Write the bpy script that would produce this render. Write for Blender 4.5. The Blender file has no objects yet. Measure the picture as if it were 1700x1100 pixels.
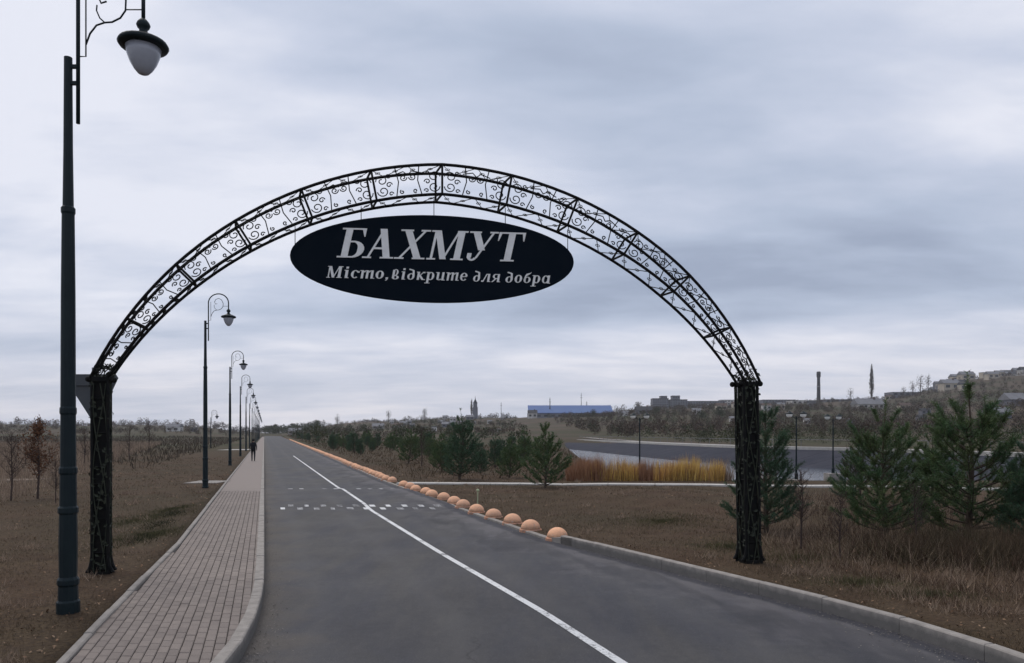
import bpy, math, random
import numpy as np
from mathutils import Vector, Matrix

random.seed(7)
rng = np.random.default_rng(7)
S = bpy.context.scene
COL = S.collection
R = math.radians
H = 2.1            # eye height
F = 1228.0         # focal length in photograph pixels

# ------------------------------------------------------------------ camera
cam_d = bpy.data.cameras.new('camera')
cam = bpy.data.objects.new('camera', cam_d)
COL.objects.link(cam)
cam.location = (0, 0, H)
cam.rotation_euler = (R(90), 0, 0)
cam_d.sensor_width = 36
cam_d.lens = F / 1700 * 36
cam_d.shift_y = 169 / 1700
cam_d.clip_end = 6000
S.camera = cam

# ------------------------------------------------------------------ view
S.view_settings.view_transform = 'Standard'
S.view_settings.look = 'None'
S.view_settings.gamma = 1
S.view_settings.use_curve_mapping = False
S.view_settings.exposure = 0.1

# ------------------------------------------------------------------ sun
SUN_EL, SUN_AZ = 56, -38      # degrees; azimuth from +Y (ahead), negative = to the left
sd = bpy.data.lights.new('sun', 'SUN')
sd.energy = 1.5
sd.angle = R(40)
sd.color = (1.0, 0.93, 0.84)
sun = bpy.data.objects.new('sun', sd)
COL.objects.link(sun)
sv = Vector((math.sin(R(SUN_AZ)) * math.cos(R(SUN_EL)), math.cos(R(SUN_AZ)) * math.cos(R(SUN_EL)), math.sin(R(SUN_EL))))
sun.rotation_euler = sv.to_track_quat('Z', 'Y').to_euler()

# ------------------------------------------------------------------ world: overcast sky
W = bpy.data.worlds.new('World')
S.world = W
W.use_nodes = True
nt = W.node_tree
nt.nodes.clear()
class N:
    """tiny node helper"""
    def __init__(s, tree): s.t = tree
    def new(s, typ, **kw):
        n = s.t.nodes.new(typ)
        for k, v in kw.items(): setattr(n, k, v)
        return n
    def link(s, a, b): s.t.links.new(a, b)
    def val(s, sock, v):
        if hasattr(v, 'is_linked') or hasattr(v, 'links'): s.link(v, sock)
        else: sock.default_value = v
    def math(s, op, a, b=0.0, c=None, clamp=False):
        n = s.new('ShaderNodeMath', operation=op); n.use_clamp = clamp
        s.val(n.inputs[0], a); s.val(n.inputs[1], b)
        if c is not None: s.val(n.inputs[2], c)
        return n.outputs[0]
    def ramp(s, fac, stops, interp='LINEAR'):
        n = s.new('ShaderNodeValToRGB'); n.color_ramp.interpolation = interp
        e = n.color_ramp.elements
        while len(e) < len(stops): e.new(0.5)
        for el, (p, c) in zip(e, stops):
            el.position = p
            el.color = (*c, 1) if not isinstance(c, (int, float)) else (c, c, c, 1)
        s.val(n.inputs[0], fac)
        return n.outputs[0]
    def noise(s, vec, scale, detail=4, rough=0.55, dist=0.0):
        n = s.new('ShaderNodeTexNoise')
        if vec is not None: s.link(vec, n.inputs['Vector'])
        n.inputs['Scale'].default_value = scale
        n.inputs['Detail'].default_value = detail
        n.inputs['Roughness'].default_value = rough
        n.inputs['Distortion'].default_value = dist
        return n.outputs[0]
    def mix(s, fac, a, b, mode='MIX'):
        n = s.new('ShaderNodeMix', data_type='RGBA', blend_type=mode)
        s.val(n.inputs[0], fac)
        for sock, v in ((n.inputs[6], a), (n.inputs[7], b)):
            if isinstance(v, tuple): sock.default_value = (*v, 1) if len(v) == 3 else v
            else: s.link(v, sock)
        return n.outputs[2]

w = N(nt)
tc = w.new('ShaderNodeTexCoord')
sep = w.new('ShaderNodeSeparateXYZ'); w.link(tc.outputs['Generated'], sep.inputs[0])
dx, dy, dz = sep.outputs
za = w.math('ADD', w.math('MAXIMUM', dz, 0.0), 0.13)
cx = w.math('DIVIDE', dx, za); cy = w.math('DIVIDE', dy, za)
comb = w.new('ShaderNodeCombineXYZ'); w.link(cx, comb.inputs[0]); w.link(cy, comb.inputs[1])
vec = comb.outputs[0]
mp = w.new('ShaderNodeMapping'); w.link(vec, mp.inputs[0])
mp.inputs['Rotation'].default_value = (0, 0, R(12)); mp.inputs['Scale'].default_value = (0.55, 1.0, 1); mp.inputs['Location'].default_value = (3.3, 1.7, 0)
n1 = w.noise(mp.outputs[0], 0.75, 5, 0.5, 0.35)
n2 = w.noise(mp.outputs[0], 2.3, 6, 0.55, 0.3)
n3 = w.noise(mp.outputs[0], 7.0, 6, 0.6, 0.5)
cl = w.math('ADD', w.math('ADD', w.math('MULTIPLY', n1, 0.78), w.math('SUBTRACT', w.math('MULTIPLY', n3, 0.09), 0.095)), w.math('MULTIPLY', n2, 0.42))
# broad bright and dark cloud masses, placed by direction
def blob(px, py, sx, sy, amp):
    d0 = Vector(((px - 850) / F, 1, (719 - py) / F)).normalized()
    az = w.math('ARCTAN2', dx, dy)
    a = w.math('DIVIDE', w.math('SUBTRACT', az, math.atan2(d0.x, d0.y)), sx / F)
    b = w.math('DIVIDE', w.math('SUBTRACT', dz, d0.z), sy / F)
    r2 = w.math('ADD', w.math('MULTIPLY', a, a), w.math('MULTIPLY', b, b))
    g = w.math('POWER', 2.718, w.math('MULTIPLY', r2, -1.0))
    return w.math('MULTIPLY', g, amp)
for b in ((130, 60, 420, 150, 0.20), (180, 330, 260, 60, 0.10), (1620, 90, 330, 130, 0.10), (1050, 150, 420, 120, -0.05),
          (1350, 400, 420, 60, -0.13), (420, 450, 330, 45, -0.07), (700, 525, 400, 26, -0.12), (1400, 560, 500, 36, 0.12),
          (250, 620, 500, 30, 0.05)):
    cl = w.math('ADD', cl, blob(*b))
ccol = w.ramp(cl, [(0.30, (0.34, 0.395, 0.52)), (0.44, (0.455, 0.52, 0.655)), (0.56, (0.58, 0.63, 0.76)), (0.70, (0.79, 0.81, 0.90))])
hor = w.ramp(dz, [(0.0, 1.0), (0.035, 0.85), (0.16, 0.0)])
hcol = w.ramp(cl, [(0.36, (0.52, 0.56, 0.68)), (0.52, (0.68, 0.69, 0.78)), (0.68, (0.84, 0.81, 0.86))])
ccol = w.mix(w.math('MULTIPLY', hor, 0.8), ccol, hcol)
sky = w.new('ShaderNodeTexSky', sky_type='NISHITA')
sky.sun_disc = False
sky.sun_elevation = R(SUN_EL); sky.sun_rotation = R(SUN_AZ)
bg1 = w.new('ShaderNodeBackground'); w.link(sky.outputs[0], bg1.inputs[0]); bg1.inputs[1].default_value = 0.06
bg2 = w.new('ShaderNodeBackground'); w.link(ccol, bg2.inputs[0]); bg2.inputs[1].default_value = 1.0
mx = w.new('ShaderNodeMixShader'); mx.inputs[0].default_value = 0.93
w.link(bg1.outputs[0], mx.inputs[1]); w.link(bg2.outputs[0], mx.inputs[2])
wo = w.new('ShaderNodeOutputWorld'); w.link(mx.outputs[0], wo.inputs[0])

# ------------------------------------------------------------------ materials
def mat(name, color, rough=0.8, metal=0.0, var=None, scale=6.0, bump=0.0, bscale=None, spec=0.3, obj_rand=None, coords='Object', trans=0.0):
    """principled material whose colour varies by noise between color and var"""
    m = bpy.data.materials.new(name); m.use_nodes = True
    k = N(m.node_tree); p = m.node_tree.nodes['Principled BSDF']
    p.inputs['Roughness'].default_value = rough
    p.inputs['Metallic'].default_value = metal
    p.inputs['Specular IOR Level'].default_value = spec
    t = k.new('ShaderNodeTexCoord')
    vec = t.outputs[coords] if coords != 'World' else k.new('ShaderNodeNewGeometry').outputs['Position']
    if var is not None:
        f = k.ramp(k.noise(vec, scale, 5, 0.6), [(0.33, 0.0), (0.67, 1.0)])
        c = k.mix(f, color, var)
    else:
        f = k.noise(vec, scale * 3, 3)
        c = k.mix(k.math('MULTIPLY', f, 0.5), color, tuple(x * 0.72 for x in color))
    if obj_rand:
        oi = k.new('ShaderNodeObjectInfo') if obj_rand[0] == 'object' else k.new('ShaderNodeNewGeometry')
        ro = oi.outputs['Random'] if obj_rand[0] == 'object' else oi.outputs['Random Per Island']
        c = k.mix(ro, c, k.mix(1.0, c, obj_rand[1], 'MULTIPLY'))
    k.link(c, p.inputs['Base Color'])
    if bump:
        b = k.new('ShaderNodeBump'); b.inputs['Strength'].default_value = bump; b.inputs['Distance'].default_value = 0.02
        k.link(k.noise(vec, bscale or scale * 5, 4), b.inputs['Height']); k.link(b.outputs[0], p.inputs['Normal'])
    if trans:
        tr = k.new('ShaderNodeBsdfTranslucent'); k.link(c, tr.inputs[0])
        ms = k.new('ShaderNodeMixShader'); ms.inputs[0].default_value = trans
        k.link(p.outputs[0], ms.inputs[1]); k.link(tr.outputs[0], ms.inputs[2])
        k.link(ms.outputs[0], m.node_tree.nodes['Material Output'].inputs[0])
    return m

M = {}
M['metal'] = mat('teal_black_paint', (0.004, 0.011, 0.015), 0.5, 0.0, (0.007, 0.016, 0.019), 5, spec=0.22)
M['black'] = mat('black_iron', (0.005, 0.006, 0.007), 0.7, 0.0, (0.012, 0.011, 0.010), 9, bump=0.2, spec=0.12)
M['vine'] = mat('weathered_iron_leaf', (0.014, 0.020, 0.013), 0.6, 0, (0.042, 0.048, 0.030), 12, spec=0.3)
M['globe'] = mat('frosted_globe', (0.36, 0.38, 0.43), 0.25, spec=0.5)
M['signface'] = mat('sign_navy', (0.004, 0.008, 0.014), 0.85, 0, (0.006, 0.010, 0.016), 3, spec=0.06)
M['letter'] = mat('letter_white', (0.82, 0.82, 0.80), 0.6, 0, (0.70, 0.70, 0.68), 8)
M['signback'] = mat('galvanised_back', (0.06, 0.07, 0.08), 0.55, 0.3, (0.08, 0.085, 0.09), 4)
M['concrete'] = mat('kerb_concrete', (0.30, 0.275, 0.25), 0.9, 0, (0.22, 0.20, 0.18), 5, bump=0.3, bscale=60, obj_rand=('object', (0.92, 0.92, 0.92)))
M['concrete_light'] = mat('pale_concrete', (0.50, 0.48, 0.45), 0.85, 0, (0.38, 0.36, 0.33), 3, bump=0.15, obj_rand=('object', (0.85, 0.85, 0.85)))
M['dome'] = mat('orange_paint', (0.95, 0.50, 0.29), 0.85, 0, (0.74, 0.41, 0.25), 5, bump=0.6, bscale=30, obj_rand=('object', (0.80, 0.84, 0.9)))
def dirty_dome(m):
    # grime washed down the paint and chipped spots showing the concrete
    k = N(m.node_tree); p = m.node_tree.nodes['Principled BSDF']; base = p.inputs['Base Color'].links[0].from_socket
    oi = k.new('ShaderNodeObjectInfo'); tcd = k.new('ShaderNodeTexCoord')
    off = k.new('ShaderNodeVectorMath', operation='ADD'); k.link(tcd.outputs['Object'], off.inputs[0]); k.link(oi.outputs['Random'], off.inputs[1])
    sc_ = k.new('ShaderNodeVectorMath', operation='SCALE'); k.link(oi.outputs['Random'], sc_.inputs[0]); sc_.inputs['Scale'].default_value = 37.0; k.link(sc_.outputs[0], off.inputs[1])
    v = off.outputs[0]; sp = k.new('ShaderNodeSeparateXYZ'); k.link(tcd.outputs['Object'], sp.inputs[0])
    hz_ = k.math('ADD', k.math('MULTIPLY', sp.outputs[2], 5.0), k.math('MULTIPLY', k.math('SUBTRACT', k.noise(v, 9, 5, 0.7), 0.5), 0.9))
    c = k.mix(k.ramp(hz_, [(0.25, 0.65), (0.62, 0.0)]), base, (0.26, 0.17, 0.115))
    c = k.mix(k.ramp(k.noise(v, 20, 4, 0.6), [(0.62, 0.0), (0.66, 0.8)]), c, (0.42, 0.37, 0.32))
    k.link(c, p.inputs['Base Color'])
dirty_dome(M['dome'])
M['domebase'] = mat('orange_paint_base', (0.62, 0.30, 0.18), 0.85, 0, (0.30, 0.20, 0.15), 14)
M['paver'] = mat('paver_single', (0.250, 0.210, 0.184), 0.9, 0, (0.214, 0.180, 0.158), 4, bump=0.3, bscale=90, obj_rand=('object', (0.82, 0.82, 0.83)))
M['paver_far'] = mat('paver_joined', (0.250, 0.210, 0.184), 0.9, 0, (0.214, 0.180, 0.158), 0.9, obj_rand=('island', (0.82, 0.82, 0.83)), coords='World')
M['bedding'] = mat('paver_bedding', (0.13, 0.108, 0.094), 0.95, 0, (0.17, 0.145, 0.125), 9)
M['paint'] = mat('road_paint', (0.66, 0.66, 0.66), 0.7, 0, (0.50, 0.50, 0.50), 9, coords='World')
M['paint_worn'] = mat('worn_paint', (0.50, 0.50, 0.51), 0.75, 0, (0.13, 0.13, 0.14), 7, coords='World')
M['bark'] = mat('pine_bark', (0.060, 0.042, 0.030), 0.9, 0, (0.09, 0.07, 0.055), 20, bump=0.5)
M['twig'] = mat('bare_twig', (0.060, 0.042, 0.036), 0.9)
M['needle'] = mat('pine_needle', (0.050, 0.115, 0.046), 0.7, 0, (0.120, 0.155, 0.052), 3, obj_rand=('island', (0.7, 0.75, 0.8)), trans=0.15)
M['needle_blue'] = mat('pine_needle_blue', (0.038, 0.096, 0.054), 0.7, 0, (0.075, 0.125, 0.058), 3, obj_rand=('island', (0.7, 0.75, 0.8)), trans=0.15)
M['rust_leaf'] = mat('rust_leaf', (0.20, 0.090, 0.045), 0.85, 0, (0.13, 0.065, 0.035), 4, obj_rand=('island', (0.6, 0.6, 0.6)))
M['dead'] = mat('dead_grass', (0.135, 0.098, 0.056), 0.95, 0, (0.080, 0.055, 0.032), 1.2, obj_rand=('island', (0.55, 0.55, 0.55)), coords='World')
M['tan'] = mat('tan_grass', (0.46, 0.35, 0.25), 0.95, 0, (0.27, 0.195, 0.14), 0.6, obj_rand=('island', (0.6, 0.58, 0.58)), coords='World')
M['olive'] = mat('olive_grass', (0.125, 0.112, 0.050), 0.95, 0, (0.095, 0.090, 0.044), 1.5, obj_rand=('island', (0.6, 0.6, 0.6)), coords='World')
M['russet'] = mat('russet_weed', (0.115, 0.062, 0.042), 0.95, 0, (0.075, 0.05, 0.034), 1.0, obj_rand=('island', (0.6, 0.6, 0.6)), coords='World')
M['brown_mix'] = mat('brown_scrub', (0.11, 0.080, 0.058), 0.95, 0, (0.075, 0.062, 0.042), 0.08, obj_rand=('island', (0.6, 0.6, 0.6)), coords='World')
M['reed'] = mat('yellow_reed', (0.80, 0.62, 0.20), 0.9, 0, (0.70, 0.44, 0.16), 0.35, obj_rand=('island', (0.62, 0.55, 0.5)), coords='World', trans=0.3)
M['reed_rust'] = mat('rust_reed', (0.42, 0.23, 0.13), 0.9, 0, (0.28, 0.15, 0.09), 0.5, obj_rand=('island', (0.6, 0.55, 0.5)), coords='World')
M['stone'] = mat('embankment_stone', (0.034, 0.036, 0.048), 0.95, 0, (0.050, 0.050, 0.062), 0.5, bump=0.2, coords='World', spec=0.1)
M['farwood'] = mat('far_wood', (0.075, 0.062, 0.038), 0.95, 0, (0.098, 0.062, 0.046), 0.05, obj_rand=('island', (0.62, 0.62, 0.62)), coords='World')
M['fargreen'] = mat('far_green', (0.042, 0.054, 0.022), 0.95, 0, (0.070, 0.070, 0.032), 0.05, obj_rand=('island', (0.65, 0.65, 0.65)), coords='World')
M['wall_grey'] = mat('wall_grey', (0.17, 0.17, 0.19), 0.9, 0, (0.13, 0.13, 0.15), 0.3)
M['wall_pale'] = mat('wall_pale', (0.55, 0.52, 0.49), 0.9, 0, (0.32, 0.31, 0.30), 0.3)
M['wall_cream'] = mat('wall_cream', (0.46, 0.40, 0.31), 0.9, 0, (0.34, 0.30, 0.25), 0.3)
M['wall_white'] = mat('wall_white', (0.66, 0.65, 0.63), 0.8)
M['roof_dark'] = mat('roof_dark', (0.035, 0.036, 0.042), 0.85, 0, (0.05, 0.048, 0.05), 0.5)
M['roof_brown'] = mat('roof_brown', (0.11, 0.07, 0.055), 0.85, 0, (0.08, 0.06, 0.05), 0.5)
M['roof_blue'] = mat('roof_blue', (0.045, 0.10, 0.27), 0.6, 0, (0.06, 0.12, 0.27), 0.1)
M['roof_grey'] = mat('roof_grey', (0.20, 0.20, 0.21), 0.85, 0, (0.15, 0.15, 0.16), 0.5)
M['pane'] = mat('window_dark', (0.03, 0.033, 0.04), 0.2, spec=0.5)
M['jacket'] = mat('dark_jacket', (0.008, 0.009, 0.013), 0.9)
M['trousers'] = mat('dark_trousers', (0.010, 0.011, 0.014), 0.9)
M['skin'] = mat('skin', (0.35, 0.20, 0.15), 0.6)
M['hair'] = mat('hair', (0.012, 0.010, 0.009), 0.7)
M['soil'] = mat('bare_soil', (0.062, 0.048, 0.040), 0.95, 0, (0.09, 0.072, 0.06), 6, bump=0.5, bscale=40, coords='World')

def ground_material():
    m = bpy.data.materials.new('brown_field'); m.use_nodes = True
    k = N(m.node_tree); p = m.node_tree.nodes['Principled BSDF']
    pos = k.new('ShaderNodeNewGeometry').outputs['Position']
    big = k.ramp(k.noise(pos, 0.16, 4, 0.6), [(0.40, 0.0), (0.62, 1.0)])
    mid = k.ramp(k.noise(pos, 1.3, 6, 0.65), [(0.35, 0.0), (0.65, 1.0)])
    fine = k.noise(pos, 22, 5, 0.7)
    c = k.mix(mid, (0.076, 0.047, 0.029), (0.112, 0.075, 0.046))
    c = k.mix(k.math('MULTIPLY', big, 0.6), c, (0.060, 0.052, 0.030))
    c = k.mix(k.ramp(fine, [(0.40, 0.0), (0.62, 0.75)]), c, (0.030, 0.021, 0.016))
    # far hillsides: scrub, dry fields and bare woods in broad irregular patches
    sepp = k.new('ShaderNodeSeparateXYZ'); k.link(pos, sepp.inputs[0])
    mpp = k.new('ShaderNodeMapping'); k.link(pos, mpp.inputs[0]); mpp.inputs['Scale'].default_value = (0.6, 1.0, 1.5)
    farp = k.noise(mpp.outputs[0], 0.018, 7, 0.7)
    fc = k.ramp(farp, [(0.34, (0.036, 0.042, 0.020)), (0.46, (0.058, 0.054, 0.030)), (0.55, (0.074, 0.056, 0.040)), (0.68, (0.110, 0.085, 0.055))])
    far = k.math('DIVIDE', k.math('SUBTRACT', sepp.outputs[1], 55.0), 70.0, clamp=True)
    c = k.mix(far, c, fc)
    k.link(c, p.inputs['Base Color'])
    p.inputs['Roughness'].default_value = 0.97
    p.inputs['Specular IOR Level'].default_value = 0.1
    b = k.new('ShaderNodeBump'); b.inputs['Strength'].default_value = 0.7; b.inputs['Distance'].default_value = 0.04
    k.link(k.noise(pos, 14, 6, 0.7), b.inputs['Height']); k.link(b.outputs[0], p.inputs['Normal'])
    return m
M['ground'] = ground_material()

def asphalt_material():
    m = bpy.data.materials.new('asphalt'); m.use_nodes = True
    k = N(m.node_tree); p = m.node_tree.nodes['Principled BSDF']
    pos = k.new('ShaderNodeNewGeometry').outputs['Position']
    uv = k.new('ShaderNodeTexCoord').outputs['UV']
    sp = k.new('ShaderNodeSeparateXYZ'); k.link(uv, sp.inputs[0])
    dl, dr = sp.outputs[0], sp.outputs[1]      # metres from the left and the right road edge
    mpp = k.new('ShaderNodeMapping'); k.link(pos, mpp.inputs[0]); mpp.inputs['Rotation'].default_value = (0, 0, R(-18)); mpp.inputs['Scale'].default_value = (1, 0.28, 1)
    patch = k.ramp(k.noise(mpp.outputs[0], 0.55, 5, 0.6, 0.5), [(0.42, 0.0), (0.60, 1.0)])
    fine = k.noise(pos, 130, 3, 0.6)
    c = k.mix(patch, (0.060, 0.060, 0.069), (0.080, 0.075, 0.070))
    c = k.mix(k.math('MULTIPLY', fine, 0.5), c, (0.045, 0.045, 0.052))
    c = k.mix(k.ramp(k.noise(pos, 9, 8, 0.8), [(0.42, 0.0), (0.62, 0.45)]), c, (0.040, 0.039, 0.042))
    c = k.mix(k.ramp(k.noise(mpp.outputs[0], 3.2, 8, 0.75), [(0.46, 0.0), (0.70, 0.32)]), c, (0.108, 0.100, 0.090))
    # faint tyre tracks, cracks and pale aggregate
    trk = k.math('ADD', dl, k.math('MULTIPLY', k.math('SUBTRACT', k.noise(pos, 0.5, 3), 0.5), 0.5))
    tw = k.ramp(k.math('ABSOLUTE', k.math('SUBTRACT', k.math('FRACT', k.math('DIVIDE', trk, 1.45)), 0.5)), [(0.02, 1.0), (0.20, 0.0)])
    c = k.mix(k.math('MULTIPLY', tw, 0.22), c, (0.105, 0.100, 0.098))
    vo = k.new('ShaderNodeTexVoronoi', feature='DISTANCE_TO_EDGE'); vo.inputs['Scale'].default_value = 0.33
    wv = k.new('ShaderNodeVectorMath', operation='ADD'); k.link(pos, wv.inputs[0])
    wn = k.new('ShaderNodeTexNoise'); k.link(pos, wn.inputs['Vector']); wn.inputs['Scale'].default_value = 1.6; wn.inputs['Detail'].default_value = 5
    ws = k.new('ShaderNodeVectorMath', operation='SCALE'); k.link(wn.outputs['Color'], ws.inputs[0]); ws.inputs['Scale'].default_value = 1.3
    k.link(ws.outputs[0], wv.inputs[1]); k.link(wv.outputs[0], vo.inputs['Vector'])
    crk = k.ramp(vo.outputs['Distance'], [(0.0, 1.0), (0.006, 0.0)])
    crk = k.math('MULTIPLY', crk, k.ramp(k.noise(pos, 0.25, 3), [(0.52, 0.0), (0.60, 0.7)]))
    c = k.mix(crk, c, (0.022, 0.021, 0.021))
    ag = k.ramp(k.noise(pos, 75, 2, 0.5), [(0.60, 0.0), (0.70, 0.5)])
    c = k.mix(ag, c, (0.17, 0.165, 0.16))
    # wind-blown dust lying along both edges
    wob = k.math('MULTIPLY', k.math('SUBTRACT', k.noise(pos, 1.1, 5, 0.65), 0.5), 2.6)
    el = k.ramp(k.math('ADD', dl, wob), [(0.0, 1.0), (0.75, 0.0)])
    er = k.ramp(k.math('ADD', k.math('MULTIPLY', dr, 0.55), wob), [(0.1, 1.0), (0.80, 0.0)])
    c = k.mix(k.math('MULTIPLY', el, 0.65), c, (0.105, 0.090, 0.075))
    c = k.mix(k.math('MULTIPLY', er, 0.55), c, (0.135, 0.125, 0.13))
    # shade at the right kerb's foot painted into the colour, then a damp stain
    gutter_shade = k.ramp(k.math('ADD', dr, k.math('MULTIPLY', k.math('SUBTRACT', k.noise(pos, 2.0, 4), 0.5), 0.35)), [(0.02, 0.6), (0.10, 1.0), (0.24, 1.0), (0.34, 0.0)])
    c = k.mix(k.math('MULTIPLY', gutter_shade, 0.7), c, (0.022, 0.024, 0.034))
    damp = k.ramp(k.math('ADD', k.math('MULTIPLY', dr, 0.6), k.math('MULTIPLY', k.math('SUBTRACT', k.noise(mpp.outputs[0], 0.8, 4), 0.5), 3.2)), [(0.28, 0.0), (0.45, 1.0), (0.62, 1.0), (0.85, 0.0)])
    c = k.mix(k.math('MULTIPLY', damp, 0.42), c, (0.030, 0.030, 0.034))
    k.link(c, p.inputs['Base Color'])
    p.inputs['Specular IOR Level'].default_value = 0.25
    k.link(k.ramp(k.noise(pos, 0.7, 4), [(0.3, 0.78), (0.7, 0.93)]), p.inputs['Roughness'])
    b = k.new('ShaderNodeBump'); b.inputs['Strength'].default_value = 0.35; b.inputs['Distance'].default_value = 0.004
    k.link(k.noise(pos, 160, 3, 0.7), b.inputs['Height']); k.link(b.outputs[0], p.inputs['Normal'])
    return m
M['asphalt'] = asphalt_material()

def water_material():
    m = bpy.data.materials.new('lake_water'); m.use_nodes = True
    k = N(m.node_tree); p = m.node_tree.nodes['Principled BSDF']
    p.inputs['Base Color'].default_value = (0.035, 0.042, 0.055, 1)
    p.inputs['Roughness'].default_value = 0.08
    p.inputs['IOR'].default_value = 1.33
    pos = k.new('ShaderNodeNewGeometry').outputs['Position']
    mpp = k.new('ShaderNodeMapping'); k.link(pos, mpp.inputs[0]); mpp.inputs['Scale'].default_value = (0.5, 1, 1)
    b = k.new('ShaderNodeBump'); b.inputs['Strength'].default_value = 0.5; b.inputs['Distance'].default_value = 0.05
    k.link(k.noise(mpp.outputs[0], 3.0, 4, 0.6), b.inputs['Height']); k.link(b.outputs[0], p.inputs['Normal'])
    return m
M['water'] = water_material()

def kerb_material():
    # pale top edge; shade of the face painted in as a mottled darker tone
    m = bpy.data.materials.new('kerb_shaded_face'); m.use_nodes = True
    k = N(m.node_tree); p = m.node_tree.nodes['Principled BSDF']
    pos = k.new('ShaderNodeNewGeometry').outputs['Position']
    sp = k.new('ShaderNodeSeparateXYZ'); k.link(pos, sp.inputs[0])
    c = k.mix(k.ramp(k.noise(pos, 6, 6, 0.65), [(0.35, 0.0), (0.65, 1.0)]), (0.34, 0.31, 0.28), (0.23, 0.21, 0.19))
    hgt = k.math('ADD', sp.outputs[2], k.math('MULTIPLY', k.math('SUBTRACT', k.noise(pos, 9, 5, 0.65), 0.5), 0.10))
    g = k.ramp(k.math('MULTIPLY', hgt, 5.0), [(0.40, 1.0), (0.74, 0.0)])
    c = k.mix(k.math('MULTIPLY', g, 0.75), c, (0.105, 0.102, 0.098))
    k.link(c, p.inputs['Base Color']); p.inputs['Roughness'].default_value = 0.92; p.inputs['Specular IOR Level'].default_value = 0.2
    b = k.new('ShaderNodeBump'); b.inputs['Strength'].default_value = 0.5; b.inputs['Distance'].default_value = 0.008
    k.link(k.noise(pos, 45, 5, 0.7), b.inputs['Height']); k.link(b.outputs[0], p.inputs['Normal'])
    return m
M['kerb'] = kerb_material()

def worn_paint(name, col, thr):
    m = bpy.data.materials.new(name); m.use_nodes = True
    k = N(m.node_tree); p = m.node_tree.nodes['Principled BSDF']
    pos = k.new('ShaderNodeNewGeometry').outputs['Position']
    f = k.math('ADD', k.math('MULTIPLY', k.noise(pos, 30, 5, 0.75), 0.6), k.math('MULTIPLY', k.noise(pos, 2.2, 3, 0.6), 0.4))
    wear = k.ramp(f, [(thr, 1.0), (thr + 0.07, 0.0)])
    c = k.mix(k.noise(pos, 3.0, 4, 0.6), col, tuple(x * 0.75 for x in col))
    c = k.mix(wear, c, (0.085, 0.083, 0.085))
    k.link(c, p.inputs['Base Color']); p.inputs['Roughness'].default_value = 0.8
    return m
M['paint'] = worn_paint('line_paint', (0.74, 0.74, 0.73), 0.40)
M['paint_worn'] = worn_paint('line_paint_worn', (0.66, 0.66, 0.66), 0.49)

# ------------------------------------------------------------------ helpers
def tag(o, label=None, cat=None, group=None, kind=None):
    if label: o['label'] = label
    if cat: o['category'] = cat
    if group: o['group'] = group
    if kind: o['kind'] = kind
    return o

def empty(name, loc, rz=0.0):
    o = bpy.data.objects.new(name, None)
    o.empty_display_size = 0.2
    COL.objects.link(o)
    o.location = loc; o.rotation_euler = (0, 0, rz)
    return o

def mesh_np(name, V, Fc, material, parent=None, smooth=False):
    """V (n,3), Fc (m,3 or 4) numpy -> object"""
    me = bpy.data.meshes.new(name)
    V = np.asarray(V, dtype=np.float32); Fc = np.asarray(Fc, dtype=np.int32)
    me.vertices.add(len(V)); me.vertices.foreach_set('co', V.ravel())
    k = Fc.shape[1]
    me.loops.add(Fc.size); me.loops.foreach_set('vertex_index', Fc.ravel())
    me.polygons.add(len(Fc))
    me.polygons.foreach_set('loop_start', np.arange(0, Fc.size, k, dtype=np.int32))
    me.polygons.foreach_set('loop_total', np.full(len(Fc), k, dtype=np.int32))
    if smooth: me.polygons.foreach_set('use_smooth', np.ones(len(Fc), dtype=bool))
    me.update(calc_edges=True); me.validate()
    me.materials.append(material)
    o = bpy.data.objects.new(name, me); COL.objects.link(o)
    if parent: o.parent = parent
    return o

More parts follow.
